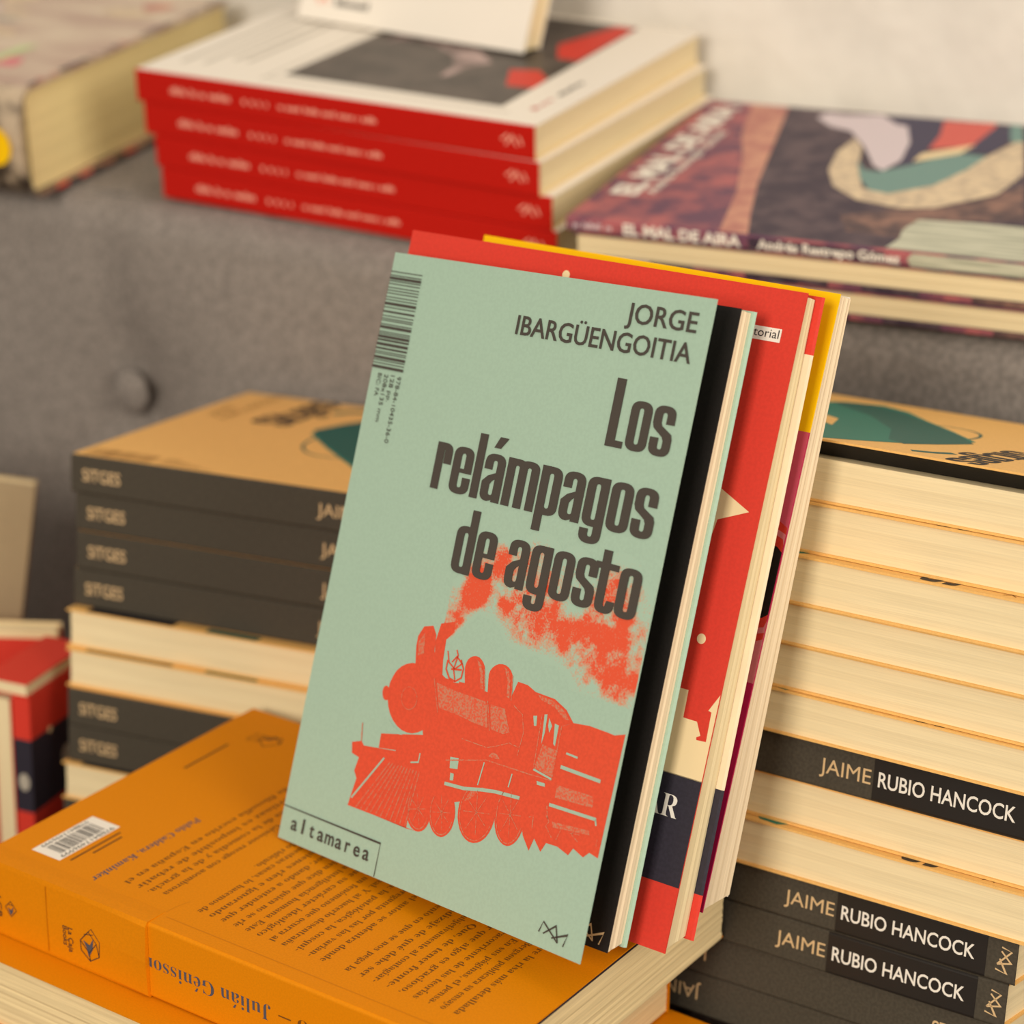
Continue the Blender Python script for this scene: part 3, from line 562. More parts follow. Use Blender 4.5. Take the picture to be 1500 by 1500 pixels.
for i, m in enumerate(smode):
    face = {'s': 'dark spine facing out', 'q': 'cream page edges facing out'}[m]
    lb = 'orange topped paperback with dark spine facing out, topmost of the left pile' if i == 0 else 'paperback with %s, %s from the top of the left pile' % (face, ORD[i])
    if i == 9: lb = 'lowest paperback of the left pile, barely showing above the orange book'
    M = at_pile(Sf, KS, SLV[i], 14.9, m, sdx[i], sdy[i])
    if proto is None: proto = story_book(lb, M, 'paperbacks in the left pile')
    else: dup(proto, M, lb, 'paperbacks in the left pile')
rmode = ['P', 'p', 'p', 'p', 'p', 'p', 's', 'p', 'p', 's', 's', 'u', 'u']
rdx = [2, 2, 1, 3, 2, 3, 8, 5, 3, -.5, -2.6, -5.5, -8]
rdy = [0, -1.5, -6.5, -5, -3.5, -5, -1, 1, -2.5, 0, .6, 2.5, 3.5]
for i, m in enumerate(rmode):
    if m == 'P': continue
    face = {'s': 'author spine facing out', 'p': 'cream page edges facing out', 'u': 'black spine upside down'}[m]
    lb = 'paperback with %s, %s from the top of the right pile' % (face, ORD[i])
    if i == 6: lb = 'black spined paperback with white author name amid the page edges of the right pile'
    if i == 9: lb = 'upper of the two adjacent paperbacks with author name low in the right pile'
    if i == 10: lb = 'lower of the two adjacent paperbacks with author name low in the right pile'
    if i == 11: lb = 'plain black spined paperback directly under the two named ones in the right pile'
    if i == 12: lb = 'lowest paperback of the right pile, its author name upside down'
    dup(proto, at_pile(Rf, KR, RLV[i], RLV[i] - RLV[i + 1], m, rdx[i], rdy[i], left=-L0 * KR), lb, 'paperbacks in the right pile')
# the topmost one: same book, its front cover springing open over a black flap
top = dup(proto, at_pile(Rf, KR, RLV[0], RLV[0] - RLV[1], 'p', rdx[0], rdy[0], left=-L0 * KR), 'orange topped paperback with sprung cover and black flap, topmost of the right pile', 'paperbacks in the right pile')
for c in list(top.children):
    if c.name.startswith('front_cover'):
        nm = c.data.copy(); c.data = nm
        for v in nm.vertices: v.co.z += .0058 * v.co.y / W0      # the free edge stands up
        nm.update()
mb = MB(); mb.hexa([(0, W0 - .008, T0 - TC + .0002), (L0, W0 - .008, T0 - TC + .0002), (L0, W0 - .0012, T0 + .0054 - TC), (0, W0 - .0012, T0 + .0054 - TC),
         (0, W0 - .0074, T0 - TC + .0002), (L0, W0 - .0074, T0 - TC + .0002), (L0, W0 - .0004, T0 + .0056 - TC), (0, W0 - .0004, T0 + .0056 - TC)], BLACKC)
fp = mb.build('cover_flap', top); fp['label'] = 'black folded inner flap'

# ============================================================ the orange books at the front
OL, OW = .2084, .141
def orange_book(label, M, full, leaves):
    r = thing('paperback_book', label, 'book', M, 'orange paperbacks at the front')
    t = OT - .0004; tc = .0005
    page_block(r, OL, OW, tc, t - tc, leaves, y_in=.0022, x_in=.0008, n=26, seed=11 + full)
    # line by line the gatherings show on the end of the block
    mb = MB(); cover_sheet(mb, OL, OW, t - tc, t, ORANGE)
    if full:
        sf = Surf(mb, (0, OW, t), (1, 0, 0), (0, 1, 0))
        LN = [(186.0, 'sobre la risa más detallada', 52), (181.0, 'Bergson publicara su ensayo', 47), (176.1, 'xx. En sus páginas, el pensa-', 52), (170.8, 'contracorriente de las teorías', 56), (165.7, 'cer que algo es gracioso,', 52),
              (160.4, 'cosas. Que, de tener fronte-', 60), (155.2, 'subjetivamente al contagiar-', 50), (150.0, 'aprendizaje de qué debe ser', 60), (144.6, 'mento en que se nos pega la', 52),
              (134.8, 'ón, el autor se adentra donde', 56), (129.8, 'se pregunta por las las varian-', 56), (124.6, 'risa: la patológica, la cosqui-', 56), (119.3, 'animal. Y al hacerlo desentraña', 58), (114.3, 'es un fenómeno que ocurra al', 54),
              (109.2, 'de que su carácter ideológico', 60), (104.4, 'de la inteligencia humana. Este', 58), (99.4, 'alguien dice que quien no se ríe', 59), (94.2, 'del humor, dando a entender que', 67), (89.3, 'de quienes ríen e ignorando', 62),
              (84.4, 'de nuestras casas, lo hacemos de', 60), (80.2, 'modo ridículo.', 26),
              (67.8, 'Génissor recoge con asombrosa', 58), (62.9, 'la risa de la comedia y de la gracia.', 78), (57.8, 'pertinaz es imposible de rebatir', 80), (52.5, 'libro de filosofía escrito en España en el', 96)]
        for x, s_, n_ in LN:
            e1 = -126.2 if 'modo' not in s_ else -93.1
            if x == 67.8: e1 = -124.3
            sf.text(s_, (x - .9, e1 + n_), (x - .9, e1), 2.5, BROWNINK, serif=True)
        sf.text('Pablo Caldera, Kaminker', (41.2, -78.7), (41.2, -130.8), 3.0, BLUEINK, serif=True, tilt=.2)
        sf.rect(11.6, 24.6, -128.3, -99.1, WHITE); sf.lv = 2
        bars(sf, 14.6, 21.6, -124.5, -103, DARKINK, 21, 32, vert=True)
        sf.text('9788417496999', (22.2, -101), (22.2, -126), 1.9, DARKINK); sf.text('9788417496999', (12.2, -103), (12.2, -125), 1.7, DARKINK)
        sf.lv = 1
        for k, (a, b) in enumerate(((-102, -126), (-104, -118))): sf.line([(27.4 + 2.6 * k, a), (27.4 + 2.6 * k, b)], .9, BROWNINK)
        sf.line([(12.6, -29), (12.6, -53)], 1.1, BROWNINK)
        for q in ([(19, -19), (24, -23), (28, -18), (23, -14), (19, -19)], [(20, -16), (26, -14), (28, -18)]): sf.line(q, .5, BROWNINK)
        sf.poly([(20.5, -19), (23, -17.4), (25, -14.6), (22, -16.5)], DARKINK)
        sf.text('LA CAJA', (15, -15.5), (15, -22.5), 2.0, BROWNINK); sf.text('BOOKS', (18, -15.5), (18, -21.5), 2.0, BROWNINK)
        for y in (-134.6,): sf.line([(78, y), (206, y)], .5, mat('orange_card_crease', (204, 122, 4), .5, .15))
        sf.line([(75.9, -132.4), (76.4, -128), (77.8, -123)], .35, mat('orange_card_crease', (204, 122, 4), .5, .15))
        # a dark line of the flap showing along the foot of the cover
        mb2 = MB(); mb2.box(OL - .05, OL + .0004, .004, OW - .03, t - tc - .0004, t - tc - .0001, NAVY)
    bc = mb.build('back_cover', r)
    if full: mb2.build('cover_flap', r)
    mb = MB(); cover_sheet(mb, OL - .0014, OW, 0, tc, ORANGE, x0=.0014); mb.build('front_cover', r)
    mb = MB(); spine_wrap(mb, OL, t, tc, ORANGE, r=.0012)
    if full:
        sf = Surf(mb, (0, 0, t), (1, 0, 0), (0, 0, 1)); sf.lv = 2
        sf.text('Julián Génissor', (126.3, -12.4), (74.4, -12.4), 5.2, BLUEINK, serif=True, bold=-.010)
        sf.line([(134.5, -14), (129.5, -14)], .5, BROWNINK)
        sf.text('Ridículo', (172, -12.2), (137.2, -12.2), 5.4, BROWNINK, serif=True, bold=-.010)
    mb.build('spine', r)
    if full:
        # the jacket band round the tail of the book, its cut edge standing off the spine
        mb = MB(); n = 24; secs = []
        for i in range(n + 1):
            x = -.002 + .0778 * i / n; o = .0005 + .0011 * (i / n) ** 6; h = .0004
            secs.append([(x, .0085, t + .00006), (x, .004, t + h * .8), (x, -.0002, t + h), (x, -o * .75, t - .0012), (x, -o * 1.15, t * .5), (x, -o * .75, .001), (x, -.0002, -.0001), (x, .002, .00005),
                         (x, .0012, .0005), (x, -.0001, .0015), (x, -.0001, t - .0014), (x, .001, t - .0001), (x, .004, t), (x, .0085, t)])
        mb.loft(secs[::-1], ORANGE)
        sf = Surf(mb, (0, -.00072, t), (1, 0, 0), (0, 0, 1))
        sf.line([(31, -1.5), (31, -t * 1000 + 1.5)], .3, mat('orange_card_crease', (204, 122, 4), .5, .15))
        cx, cy = 49.8, -16.3
        for q in ([(-4.6, 0), (0, 5.2), (4.2, 1), (0, -4.4), (-4.6, 0)], [(-4.6, 0), (-4.4, -4.4), (0.4, -8), (5.4, -4.6), (4.2, 1)], [(0, 5.2), (1.6, 7), (6, 2.4), (5.4, -4.6)], [(-2.4, 3.4), (2.6, 4.6)], [(0, -4.4), (.4, -8)]):
            sf.line([(cx + a * .82, cy + b * .82) for a, b in q], .28, DARKINK)
        sf.poly([(cx - 2.4, cy + .4), (cx + .4, cy - .6), (cx + 2.2, cy + 2.4), (cx + 1.6, cy - 2.0), (cx - .2, cy - 5.2), (cx - .9, cy - 2.2)], BLUEINK)
        sf.text('La Caja', (40.6, -13.4), (40.6, -22.6), 2.1, DARKINK); sf.text('Books', (38.2, -13.4), (38.2, -20.6), 2.1, DARKINK)
        sf.text('LCB', (7.6, -12.4), (7.6, -20.4), 2.2, DARKINK)
        for q in ([(-2.6, 0), (0, 2.8), (2.6, 0), (0, -3), (-2.6, 0)], [(-1.2, 1.4), (1.4, 1.6)]): sf.line([(14.2 + a, -15.6 + b) for a, b in q], .22, DARKINK)
        sf.poly([(12.8, -15.4), (14.2, -16.2), (15.4, -14.6), (15, -16.8), (14, -18), (13.4, -16.6)], BLUEINK)
        bd = mb.build('jacket_band', r)
    return r
o, e, n, z = Of
fro = o - n * OW
orange_book('orange paperback with back cover text and barcode, carrying the leaning books', frame(fro - z * OT + z * .0003, e, n, z), 1, PAGEX)
M2 = frame(fro - z * (2 * OT) + z * .0003 - e * .014 - n * .0125 + e * OL + n * OW, -e, -n, z)
orange_book('orange paperback with page edges facing out, second in the front pile', M2, 0, PAGEX)
M3 = frame(fro - z * (3 * OT) + z * .0003 + e * .0065 - n * .0105 , e, n, z)
orange_book('lowest orange paperback, a sliver showing at the foot of the right pile', M3, 0, PAGEX)

# ============================================================ the leaning books
def lean_axes(yaw, tilt, roll):
    ex = V((math.cos(yaw), math.sin(yaw), 0)); n0 = V((math.sin(yaw), -math.cos(yaw), 0)); up = V((0, 0, math.cos(tilt))) + n0 * math.sin(tilt)
    a = ex * math.cos(roll) + up * math.sin(roll); b = up * math.cos(roll) - ex * math.sin(roll)
    return a, b, a.cross(b)
# --- mint novel: root frame lies on its black flyleaf, the cover opened a few degrees toward the room
mo = V((-.0766, .7248, -.3817)) + SH; ma, mbx, mn = lean_axes(-.7053, -.3481, .0613)
MM = frame(mo, ma, mbx, mn)
novel = thing('paperback_novel', 'mint green novel with a vermilion locomotive on its cover, leaning frontmost', 'book', MM)
inv = MM.inverted()
co = V((-.0766, .7244, -.3835)) + SH; ca, cb, cn = lean_axes(-.8167, -.3367, .098)
R3 = inv.to_3x3()
O_, A_, B_ = inv @ co, R3 @ ca, R3 @ cb; N_ = A_.cross(B_)
CW, CH = .1427, .2025
mb = MB()
P = [O_ + A_ * x + B_ * y + N_ * zz for zz in (-.0004, 0) for x, y in ((0, 0), (CW, 0), (CW, CH), (0, CH))]
mb.hexa(P, MINT)
sf = Surf(mb, O_, A_, B_)
def trainart():
    G = TRAIN
    for q in G['R']: sf.poly(q, PINK_RED); sf.lv += .03
    sf.lv = 3
    for q in G['H']: sf.poly(q, HALF)
    for q in G['M']: sf.poly(q, MINT)
    sf.lv = 4
    for q, wd in G['L']: sf.line(q, max(.22, wd * .8), HALF if wd < .56 else MINT)
    for q, wd in G['B']: sf.line(q, wd, PINK_RED)
# steam: a fine grid carrying the amount of ink
sf.lv = .7
SM = TRAIN['S']; x0, x1, y0, y1 = 58, 142.5, 78, 128
nx, ny = 170, 100; rnd = random.Random(5)
oct_ = []
for sc in (5.5, 2.6, 1.3): oct_.append((sc, [[rnd.random() for _ in range(90)] for _ in range(90)]))
def vn(x, y):
    t = 0
    for (sc, g), wt in zip(oct_, (.5, .3, .2)):
        a, b = x / sc, y / sc; i, j = int(a), int(b); u, v = a - i, b - j; u = u * u * (3 - 2 * u); v = v * v * (3 - 2 * v)
        t += wt * ((g[i][j] * (1 - u) + g[i + 1][j] * u) * (1 - v) + (g[i][j + 1] * (1 - u) + g[i + 1][j + 1] * u) * v)
    return t
ink = []; keep = []
for j in range(ny + 1):
    for i in range(nx + 1):
        x = x0 + (x1 - x0) * i / nx; y = y0 + (y1 - y0) * j / ny; d = 1.0
        for sx, sy, r_, w_ in SM:
            q = ((x - sx) ** 2 + (y - sy) ** 2) / (r_ * r_)
            if q < 2.2: d *= 1 - w_ * max(0, 1 - q / 2.2) ** 1.3
        d = 1 - d; k = max(0, d * 1.25 - .10); f = (vn(x - x0 + 3, y - y0 + 3) - .5) * 1.9
        keep.append(d > .02); ink.append(max(0, min(1, k * .92 + f * 1.0 * min(1, k * 1.6))) * .92)
pts = [sf.p(x0 + (x1 - x0) * i / nx, y0 + (y1 - y0) * j / ny) for j in range(ny + 1) for i in range(nx + 1)]
F = []
for j in range(ny):
    for i in range(nx):
        q = (j * (nx + 1) + i, j * (nx + 1) + i + 1, (j + 1) * (nx + 1) + i + 1, (j + 1) * (nx + 1) + i)
        if any(keep[t] for t in q): F.append(q)
mb.add(pts, F, SMOKE, ink=ink)
sf.lv = 1.5
trainart()
sf.lv = 6
heavy_text(sf, 'Los', 110.5, 136.6, 153.4, 15.4, INK)
heavy_text(sf, 'relámpagos', 39.0, 136.5, 128.2, 15.4, INK)
heavy_text(sf, 'de agosto', 55.7, 136.6, 103.5, 15.4, INK)
sf.text('JORGE', (108.7, 191.6), (137.4, 191.6), 6.1, INK, bold=.010)
sf.text('IBARGÜENGOITIA', (63.4, 182.3), (137.5, 182.3), 6.1, INK, bold=.010)
bars(sf, .1, 15.6, 163.2, 196.5, INK, 17, 30, vert=True)
for k, (s_, y1_) in enumerate((('978-84-10435-36-0', 139.1), ('128 pp.', 152.6), ('208x135 mm', 145.4), ('BIC: FA', 153.8))):
    sf.text(s_, (13.4 - 3.2 * k, 161.6), (13.4 - 3.2 * k, y1_), 1.9, INK)
sf.line([(.2, 11.4), (49.6, 11.4), (49.6, .3)], .35, INK)
spaced(sf, 'altamarea', (4.8, 4.3), (46.2, 4.3), 4.9, INK, bold=.012)
mono(sf, 130.2, 5.6, 11.8, 5.2, INK, .46)
mb.build('front_cover', novel)
mb = MB(); mb.box(.008, .1411, 0.0004, .2001, -.0004, 0, BLACKC)
sf = Surf(mb, (0, 0, 0), (1, 0, 0), (0, 1, 0)); mono(sf, 132.6, 4.6, 12.0, 5.2, GOLDINK, .46)
fl_ = mb.build('flyleaf', novel); fl_['label'] = 'black flyleaf'
FOOT = .36                       # the leaning books sit flat on their sheared feet
def wedge(name, parent, x0, x1, y0, y1, zt, db, dt, m, n=8, seed=2, cut=.36):
    """leaves of a standing book, db thick at the foot and dt at the head"""
    rnd = random.Random(seed); secs = []
    for i in range(n + 1):
        f = i / n; j = rnd.uniform(-1, 1) * .00022
        yc = y0 + cut * db * f
        secs.append([(x0, yc, zt - db * f), (x1 + j, yc + j * .5, zt - db * f), (x1 + j, y1 - j * .5, zt - dt * f), (x0, y1, zt - dt * f)])
    mb = MB(); mb.loft(secs, m); return mb.build(name, parent)
wedge('page_block', novel, .006, .1409, .0006, .1996, -.0005, .0066, .0054, PAGEW)
mb = MB(); mb.hexa([(.004, .0022, -.0078), (.1426, .0022, -.0078), (.1426, .2002, -.0066), (.004, .2002, -.0066), (.004, .0020, -.0072), (.1418, .0020, -.0072), (.1418, .2002, -.0060), (.004, .2002, -.0060)], MINT)
mb.build('back_cover', novel)
mb = MB(); mb.hexa([(.0040, 0.002, -.0072), (.0045, 0.002, -.0072), (.0045, .2, -.0060), (.0040, .2, -.0060), (.0040, 0.001, .0), (.0045, 0.001, .0), (.0045, .2, .0), (.0040, .2, .0)], MINT)
mb.build('spine', novel)

# --- red book behind it
ro = V((-.0735, .7364, -.3827)) + SH; ra, rb, rn = lean_axes(-.6629, -.3553, .0415)
RM = frame(ro, ra, rb, rn)
RW, RH = .1559, .2070
redb = thing('paperback_book', 'red book with star and navy band leaning behind the mint novel', 'book', RM)
mb = MB(); mb.box(0, RW, 0, RH, -.0005, 0, RED)
sf = Surf(mb, (0, 0, 0), (1, 0, 0), (0, 1, 0))
w_ = RW * 1000
sf.poly([(.1, 54), (w_ - .1, 54), (w_ - .1, 81.5), (152.8, 75.9), (154.0, 75.7), (154.3, 66.4), (150.8, 66.2), (150.6, 67.0), (151.9, 67.8), (149.7, 71.7), (144.6, 71.8), (144.4, 80.4), (130, 80.6), (130, 88), (112, 88), (104, 74), (80, 74), (80, 92), (60, 92), (46, 70), (20, 84), (.1, 80)], CREAM)
sf.rect(.1, w_, 20.6, 54.3, NAVY)
sf.lv = 2
sf.text('AR', (137.4, 40.8), (149.8, 40.8), 7.2, WHITEINK, serif=True, bold=-.008)
sf.poly([(152.0, 138.1), (141.6, 133.8), (139.6, 122), (131, 131), (118, 128), (124, 138), (118, 150), (130, 146), (139, 155), (140.6, 143.4)], CREAM)
sf.ell(145.0, 96.8, 1.6, 1.6, CREAM); sf.ell(66.2, 200.4, 1.5, 1.5, CREAM)
sf.rect(132.5, 149.8, 190.6, 194.8, WHITE); sf.lv = 3
sf.text('Editorial', (135.0, 191.7), (149.1, 191.7), 2.7, DARKINK)
mb.build('front_cover', redb)
wedge('page_block', redb, .001, RW - .0006, .001, RH - .0012, -.0006, .0108, .0056, PAGE, seed=6)
mb = MB()
def redback(y0, y1, m):
    za, zb = -.0117 + .0052 * y0 / RH, -.0117 + .0052 * y1 / RH
    mb.hexa([(0, y0, za - .0006), (RW + .0022, y0, za - .0006), (RW + .0022, y1, zb - .0006), (0, y1, zb - .0006), (0, y0, za), (RW + .0014, y0, za), (RW + .0014, y1, zb), (0, y1, zb)], m)
redback(.0040, .0185, RED); redback(.0185, .052, NAVY); redback(.052, .189, PAGEW); redback(.189, RH, RED)
mb.build('back_cover', redb)
mb = MB(); mb.hexa([(-.0006, .0042, -.0122), (0, .0042, -.0122), (0, RH, -.007), (-.0006, RH, -.007), (-.0006, 0, 0), (0, 0, 0), (0, RH, 0), (-.0006, RH, 0)], RED)
mb.build('spine', redb)

# --- yellow and magenta book at the back of the three
yo = V((-.0484, .7609, -.3807)) + SH; ya, yb, yn = lean_axes(-.7507, -.3403, .0584)
YM = frame(yo, ya, yb, yn); YW, YH = .1501, .1981
yel = thing('paperback_book', 'yellow and magenta book with thick white page edges leaning behind the red one', 'book', YM)
mb = MB(); mb.box(0, YW, 0, .1542, -.0005, 0, MAGENTA); mb.box(0, YW, .1542, YH, -.0005, 0, YELLOW)
sf = Surf(mb, (0, 0, 0), (1, 0, 0), (0, 1, 0)); w_ = YW * 1000
sf.rect(.1, w_, .1, 154.2, MAGENTA); sf.lv = 2
sf.rect(60, w_, 122, 154.2, PINK); sf.rect(60, w_, 74, 94, ROSE2); sf.lv = 3
def cut(rx, ry, m): sf.poly([(min(w_ - .15, 128 + rx * math.cos(t * .1571)), 106 + ry * math.sin(t * .1571)) for t in range(40)], m)
cut(40, 22, RED); sf.lv = 4; cut(37.5, 19.4, ROSE2); sf.lv = 5; cut(36.2, 17.4, RED); sf.lv = 6; cut(34, 14, BLACKC)
mb.build('front_cover', yel)
wedge('page_block', yel, .001, YW - .0004, .0008, YH - .0006, -.0006, .0128, .0062, PAGEW, seed=8)
mb = MB(); mb.hexa([(0, .0046, -.0140), (YW - .001, .0046, -.0140), (YW - .001, YH, -.0074), (0, YH, -.0074), (0, .0045, -.0135), (YW - .001, .0045, -.0135), (YW - .001, YH, -.0069), (0, YH, -.0069)], WHITE)
mb.build('back_cover', yel)
mb = MB(); mb.hexa([(-.0006, .0046, -.0140), (0, .0046, -.0140), (0, YH, -.0074), (-.0006, YH, -.0074), (-.0006, 0, 0), (0, 0, 0), (0, YH, 0), (-.0006, YH, 0)], YELLOW)
mb.build('spine', yel)

# ============================================================ books along the top of the sofa back
BL, BW = .1941, .1571
o, e, n, z = Bf
def red_spined(label, M, first):
    r = thing('paperback_book', label, 'book', M, 'red spined paperbacks on the sofa back')
    page_block(r, BL, BW, .0005, BT - .0005, PAGE, seed=15)
    mb = MB(); cover_sheet(mb, BL, BW, BT - .0005, BT, WHITE)
    sf = Surf(mb, (0, 0, BT), (1, 0, 0), (0, 1, 0))
    sf.poly([(63, 20.5), (169, 19), (166, 152), (66, 152)], PHOTO); sf.lv = 2
    sf.poly([(74, 84), (86, 92), (100, 86), (112, 78), (122, 62), (124, 46), (127, 47), (128, 64), (134, 74), (124, 84), (110, 98), (88, 104), (76, 96)], MAUVE)
    sf.poly([(146, 68), (156, 46), (168.4, 47), (167, 62), (158, 72)], RED); sf.poly([(146, 112), (156, 92), (166, 92), (165.4, 150), (156, 150)], RED)
    sf.lv = 1
    for x, a, b in ((12, 18, 120), (22, 20, 130), (31, 30, 100), (38, 30, 110)): sf.line([(x, a), (x, b)], 2.0, GREYTX)
    sf.line([(58, 10), (58, 150)], .8, GREYTX); sf.line([(58, 14), (176, 13)], .8, GREYTX)
    smudge(sf, (184, 20), (184, 38), 3, SPINERED, 5); smudge(sf, (184, 42), (184, 64), 3, DARKINK, 6)
    mb.build('front_cover', r)
    mb = MB(); cover_sheet(mb, BL, BW, 0, .0004, CREAM); mb.build('back_cover', r)
    mb = MB(); spine_wrap(mb, BL, BT, .0005, SPINERED)
    sf = Surf(mb, (0, 0, BT), (1, 0, 0), (0, 0, 1))
    smudge(sf, (18, -8.6), (68, -8.6), 3.0, SALMON, 3); smudge(sf, (73, -8.4), (121, -8.4), 2.3, SALMON, 4)
    for q in ([(181, -9), (184, -5), (186, -9)], [(179, -7), (182, -4.6)], [(187, -5), (188.6, -8.4)]): sf.line(q, .8, SALMON)
    mb.build('spine', r)
    return r
bp = None
bdx = [0, 2.4, 6.8, 8.6]; blx = ['topmost, white cover with dark photograph showing', 'second from the top', 'third from the top', 'lowest, resting on the sofa back']
for i in range(4):
    M = frame(o + e * ((bdx[i] - 0) / 1000 * KB) - z * ((i + 1) * (BT + .00012) * KB) + n * (.0, .0010, .0012, .0016)[i], e * (1 if i != 1 else .99996) - n * (0 if i != 1 else .0105), n + e * (0 if i != 1 else .0105), z, KB)
    lb = 'red spined paperback on the sofa back, ' + blx[i]
    if bp is None: bp = red_spined(lb, M, True)
    else: dup(bp, M, lb)
# white book propped on that pile against the wall
we = V((.8417, -.5393, -.024)).normalized(); wo = V((-.1039, 1.1005, -.1636)) * KB + SH + z * .0012
hb = V((0, 0, 1)).cross(we).normalized(); wu = (V((0, 0, 1)) * math.cos(.31) + hb * math.sin(.31)); wu = (wu - we * wu.dot(we)).normalized(); wn = we.cross(wu)
WM = frame(wo, we, wu, wn, KB)
wb = thing('paperback_book', 'white book propped upright on the red spined pile', 'book', WM)
mb = MB(); mb.box(0, .1229, 0, .165, -.0005, 0, WHITE)
sf = Surf(mb, (0, 0, 0), (1, 0, 0), (0, 1, 0))
smudge(sf, (19, 7.6), (38, 7.6), 3.6, DARKINK, 7); sf.line([(8, 11.5), (10, 8), (13, 12), (15, 8)], 1.2, SALMON)
smudge(sf, (92, 30), (110, 30), 3.4, GREYTX, 8)
mb.build('front_cover', wb)
wedge('page_block', wb, .001, .1223, .001, .164, -.0006, .0112, .0112, PAGE, seed=5)
mb = MB(); mb.box(0, .1229, .0044, .165, -.0123, -.0118, WHITE); mb.build('back_cover', wb)
mb = MB(); mb.hexa([(-.0005, .0044, -.0123), (0, .0044, -.0123), (0, .165, -.0123), (-.0005, .165, -.0123), (-.0005, 0, 0), (0, 0, 0), (0, .165, 0), (-.0005, .165, 0)], WHITE); mb.build('spine', wb)

# --- pile with the plum and purple picture cover
o, e, n, z = Ef
EL_, EW_ = .212, .1591
def picture_book(label, M, t, art):
    r = thing('paperback_book', label, 'book', M, 'picture covered paperbacks on the sofa back')
    tc = .0006
    page_block(r, EL_, EW_, tc * (1 if art else 3.6), t - tc, PAGE, seed=19)
    mb = MB(); cover_sheet(mb, EL_, EW_, t - tc, t, PLUM)
    sf = Surf(mb, (0, 0, t), (1, 0, 0), (0, 1, 0))
    E = EART
    cl = lambda q: [(max(.2, min(EL_ * 1000 - .2, x)), max(1.0, min(EW_ * 1000 - .3, y))) for x, y in q]
    sf.poly(cl([(36.9, 159), (212, 159), (212, 1), (74.5, 1), (67.6, 23.6), (58.4, 57.5), (48.1, 106.2)]), NIGHT)
    sf.poly(cl([(20.3, 159), (36.9, 159), (48.1, 106.2), (58.4, 57.5), (67.6, 23.6), (74.5, 1), (63, 1), (53.4, 47.4), (40.9, 88.5), (30.1, 117.3)]), CLAY)
    sf.lv = 2
    sf.poly(cl(E['brown']), EARTH); sf.lv = 3
    sf.poly(cl(E['navy']), INDIGO); sf.poly(cl(E['brim']), BRIM); sf.lv = 4; sf.poly(cl(E['teal']), SEA); sf.poly(cl(E['red']), CORAL); sf.lv = 5
    sf.poly(cl(E['white']), PALELILAC); sf.poly(cl(E['cream']), CREAM); sf.poly(cl(E['navy2']), INDIGO); sf.poly(cl(E['pale']), SEA)
    sf.lv = 6
    sf.poly([(128, 1), (130, 12), (128.5, 22), (131, 34), (150, 36), (180, 37), (211, 36), (211, 1)], LEAF)
    sf.text('EL MAL DE AIRA', (16.6, 30), (16.6, 152), 10.5, WHITEINK, bold=.045)
    sf.text('Andrés Restrepo Gómez', (23.4, 34), (23.4, 118), 4.2, WHITEINK, bold=.02)
    mb.build('front_cover', r)
    mb = MB(); cover_sheet(mb, EL_, EW_, 0, tc * (1 if art else 3.6), NIGHT)
    rnd = random.Random(4); x = 2
    sf = Surf(mb, (EL_, EW_ + .00002, tc * (1 if art else 3.6)), (-1, 0, 0), (0, 0, -1), lift=.00003); dn = .6 if art else 2.1
    sf.n = V((0, 1, 0))
    while x < 200:
        wd = rnd.uniform(8, 22); m = rnd.choice([NIGHT, INDIGO, EARTH, PALELILAC, NIGHT, LEAF, PLUM])
        sf.mb.add([sf.p(x, 0), sf.p(x, dn), sf.p(x + wd, dn), sf.p(x + wd, 0)], [(0, 1, 2, 3)], m); x += wd
    mb.build('back_cover', r)
    mb = MB(); spine_wrap(mb, EL_, t, tc, PLUM, r=.0012)
    sf = Surf(mb, (0, 0, 0), (1, 0, 0), (0, 0, 1)); mid = t * 500
    sf.rect(75, 128, .8, t * 1000 - .8, NIGHT); sf.lv = 2
    sf.text('EL MAL DE AIRA', (24, .9), (72, .9), t * 1000 - 1.6, WHITEINK, bold=.04)
    sf.text('Andrés Restrepo Gómez', (78.6, .9), (134, .9), t * 1000 - 2.2, WHITEINK, bold=.03)
    smudge(sf, (3, mid - 1.2), (19, mid - 1.2), 2.4, PALELILAC, 9)
    sf.poly([(138, .3), (136.6, t * 500), (138.6, t * 1000 - .4), (211, t * 1000 - .4), (211, .3)], LEAF)
    mb.build('spine', r)
    return r
ET = .0058
picture_book('plum picture book with white title, topmost of the pile by the white wall', frame(o - z * (ET * KB) + z * .0012, e, n, z, KB), ET, True)
EB = .0112
q = frame(o + e * EL_ * KB - z * ((.0046 + .0004 + EB) * KB) + n * EW_ * KB + e * .003, -e, -n, z, KB)
p2 = picture_book('picture book with page edges facing out, middle of the pile by the white wall', q, EB, False)
q = frame(o + e * EL_ * KB - z * ((.0046 + .0008 + 2 * EB) * KB) + n * EW_ * KB + e * .012 - n * .001, -e, -n, z, KB)
dup(p2, q, 'picture book with page edges facing out, lowest of the pile by the white wall')

# --- thick collage covered book at the top left
kd = V((.422, .8994, .1142)).normalized(); kz = V((-.0404, -.1072, .9934)); kz = (kz - kd * kz.dot(kd)).normalized(); ks = kz.cross(kd)
ko = V((-.2123, 1.024, -.2334)) * KB + SH + kz * .0006
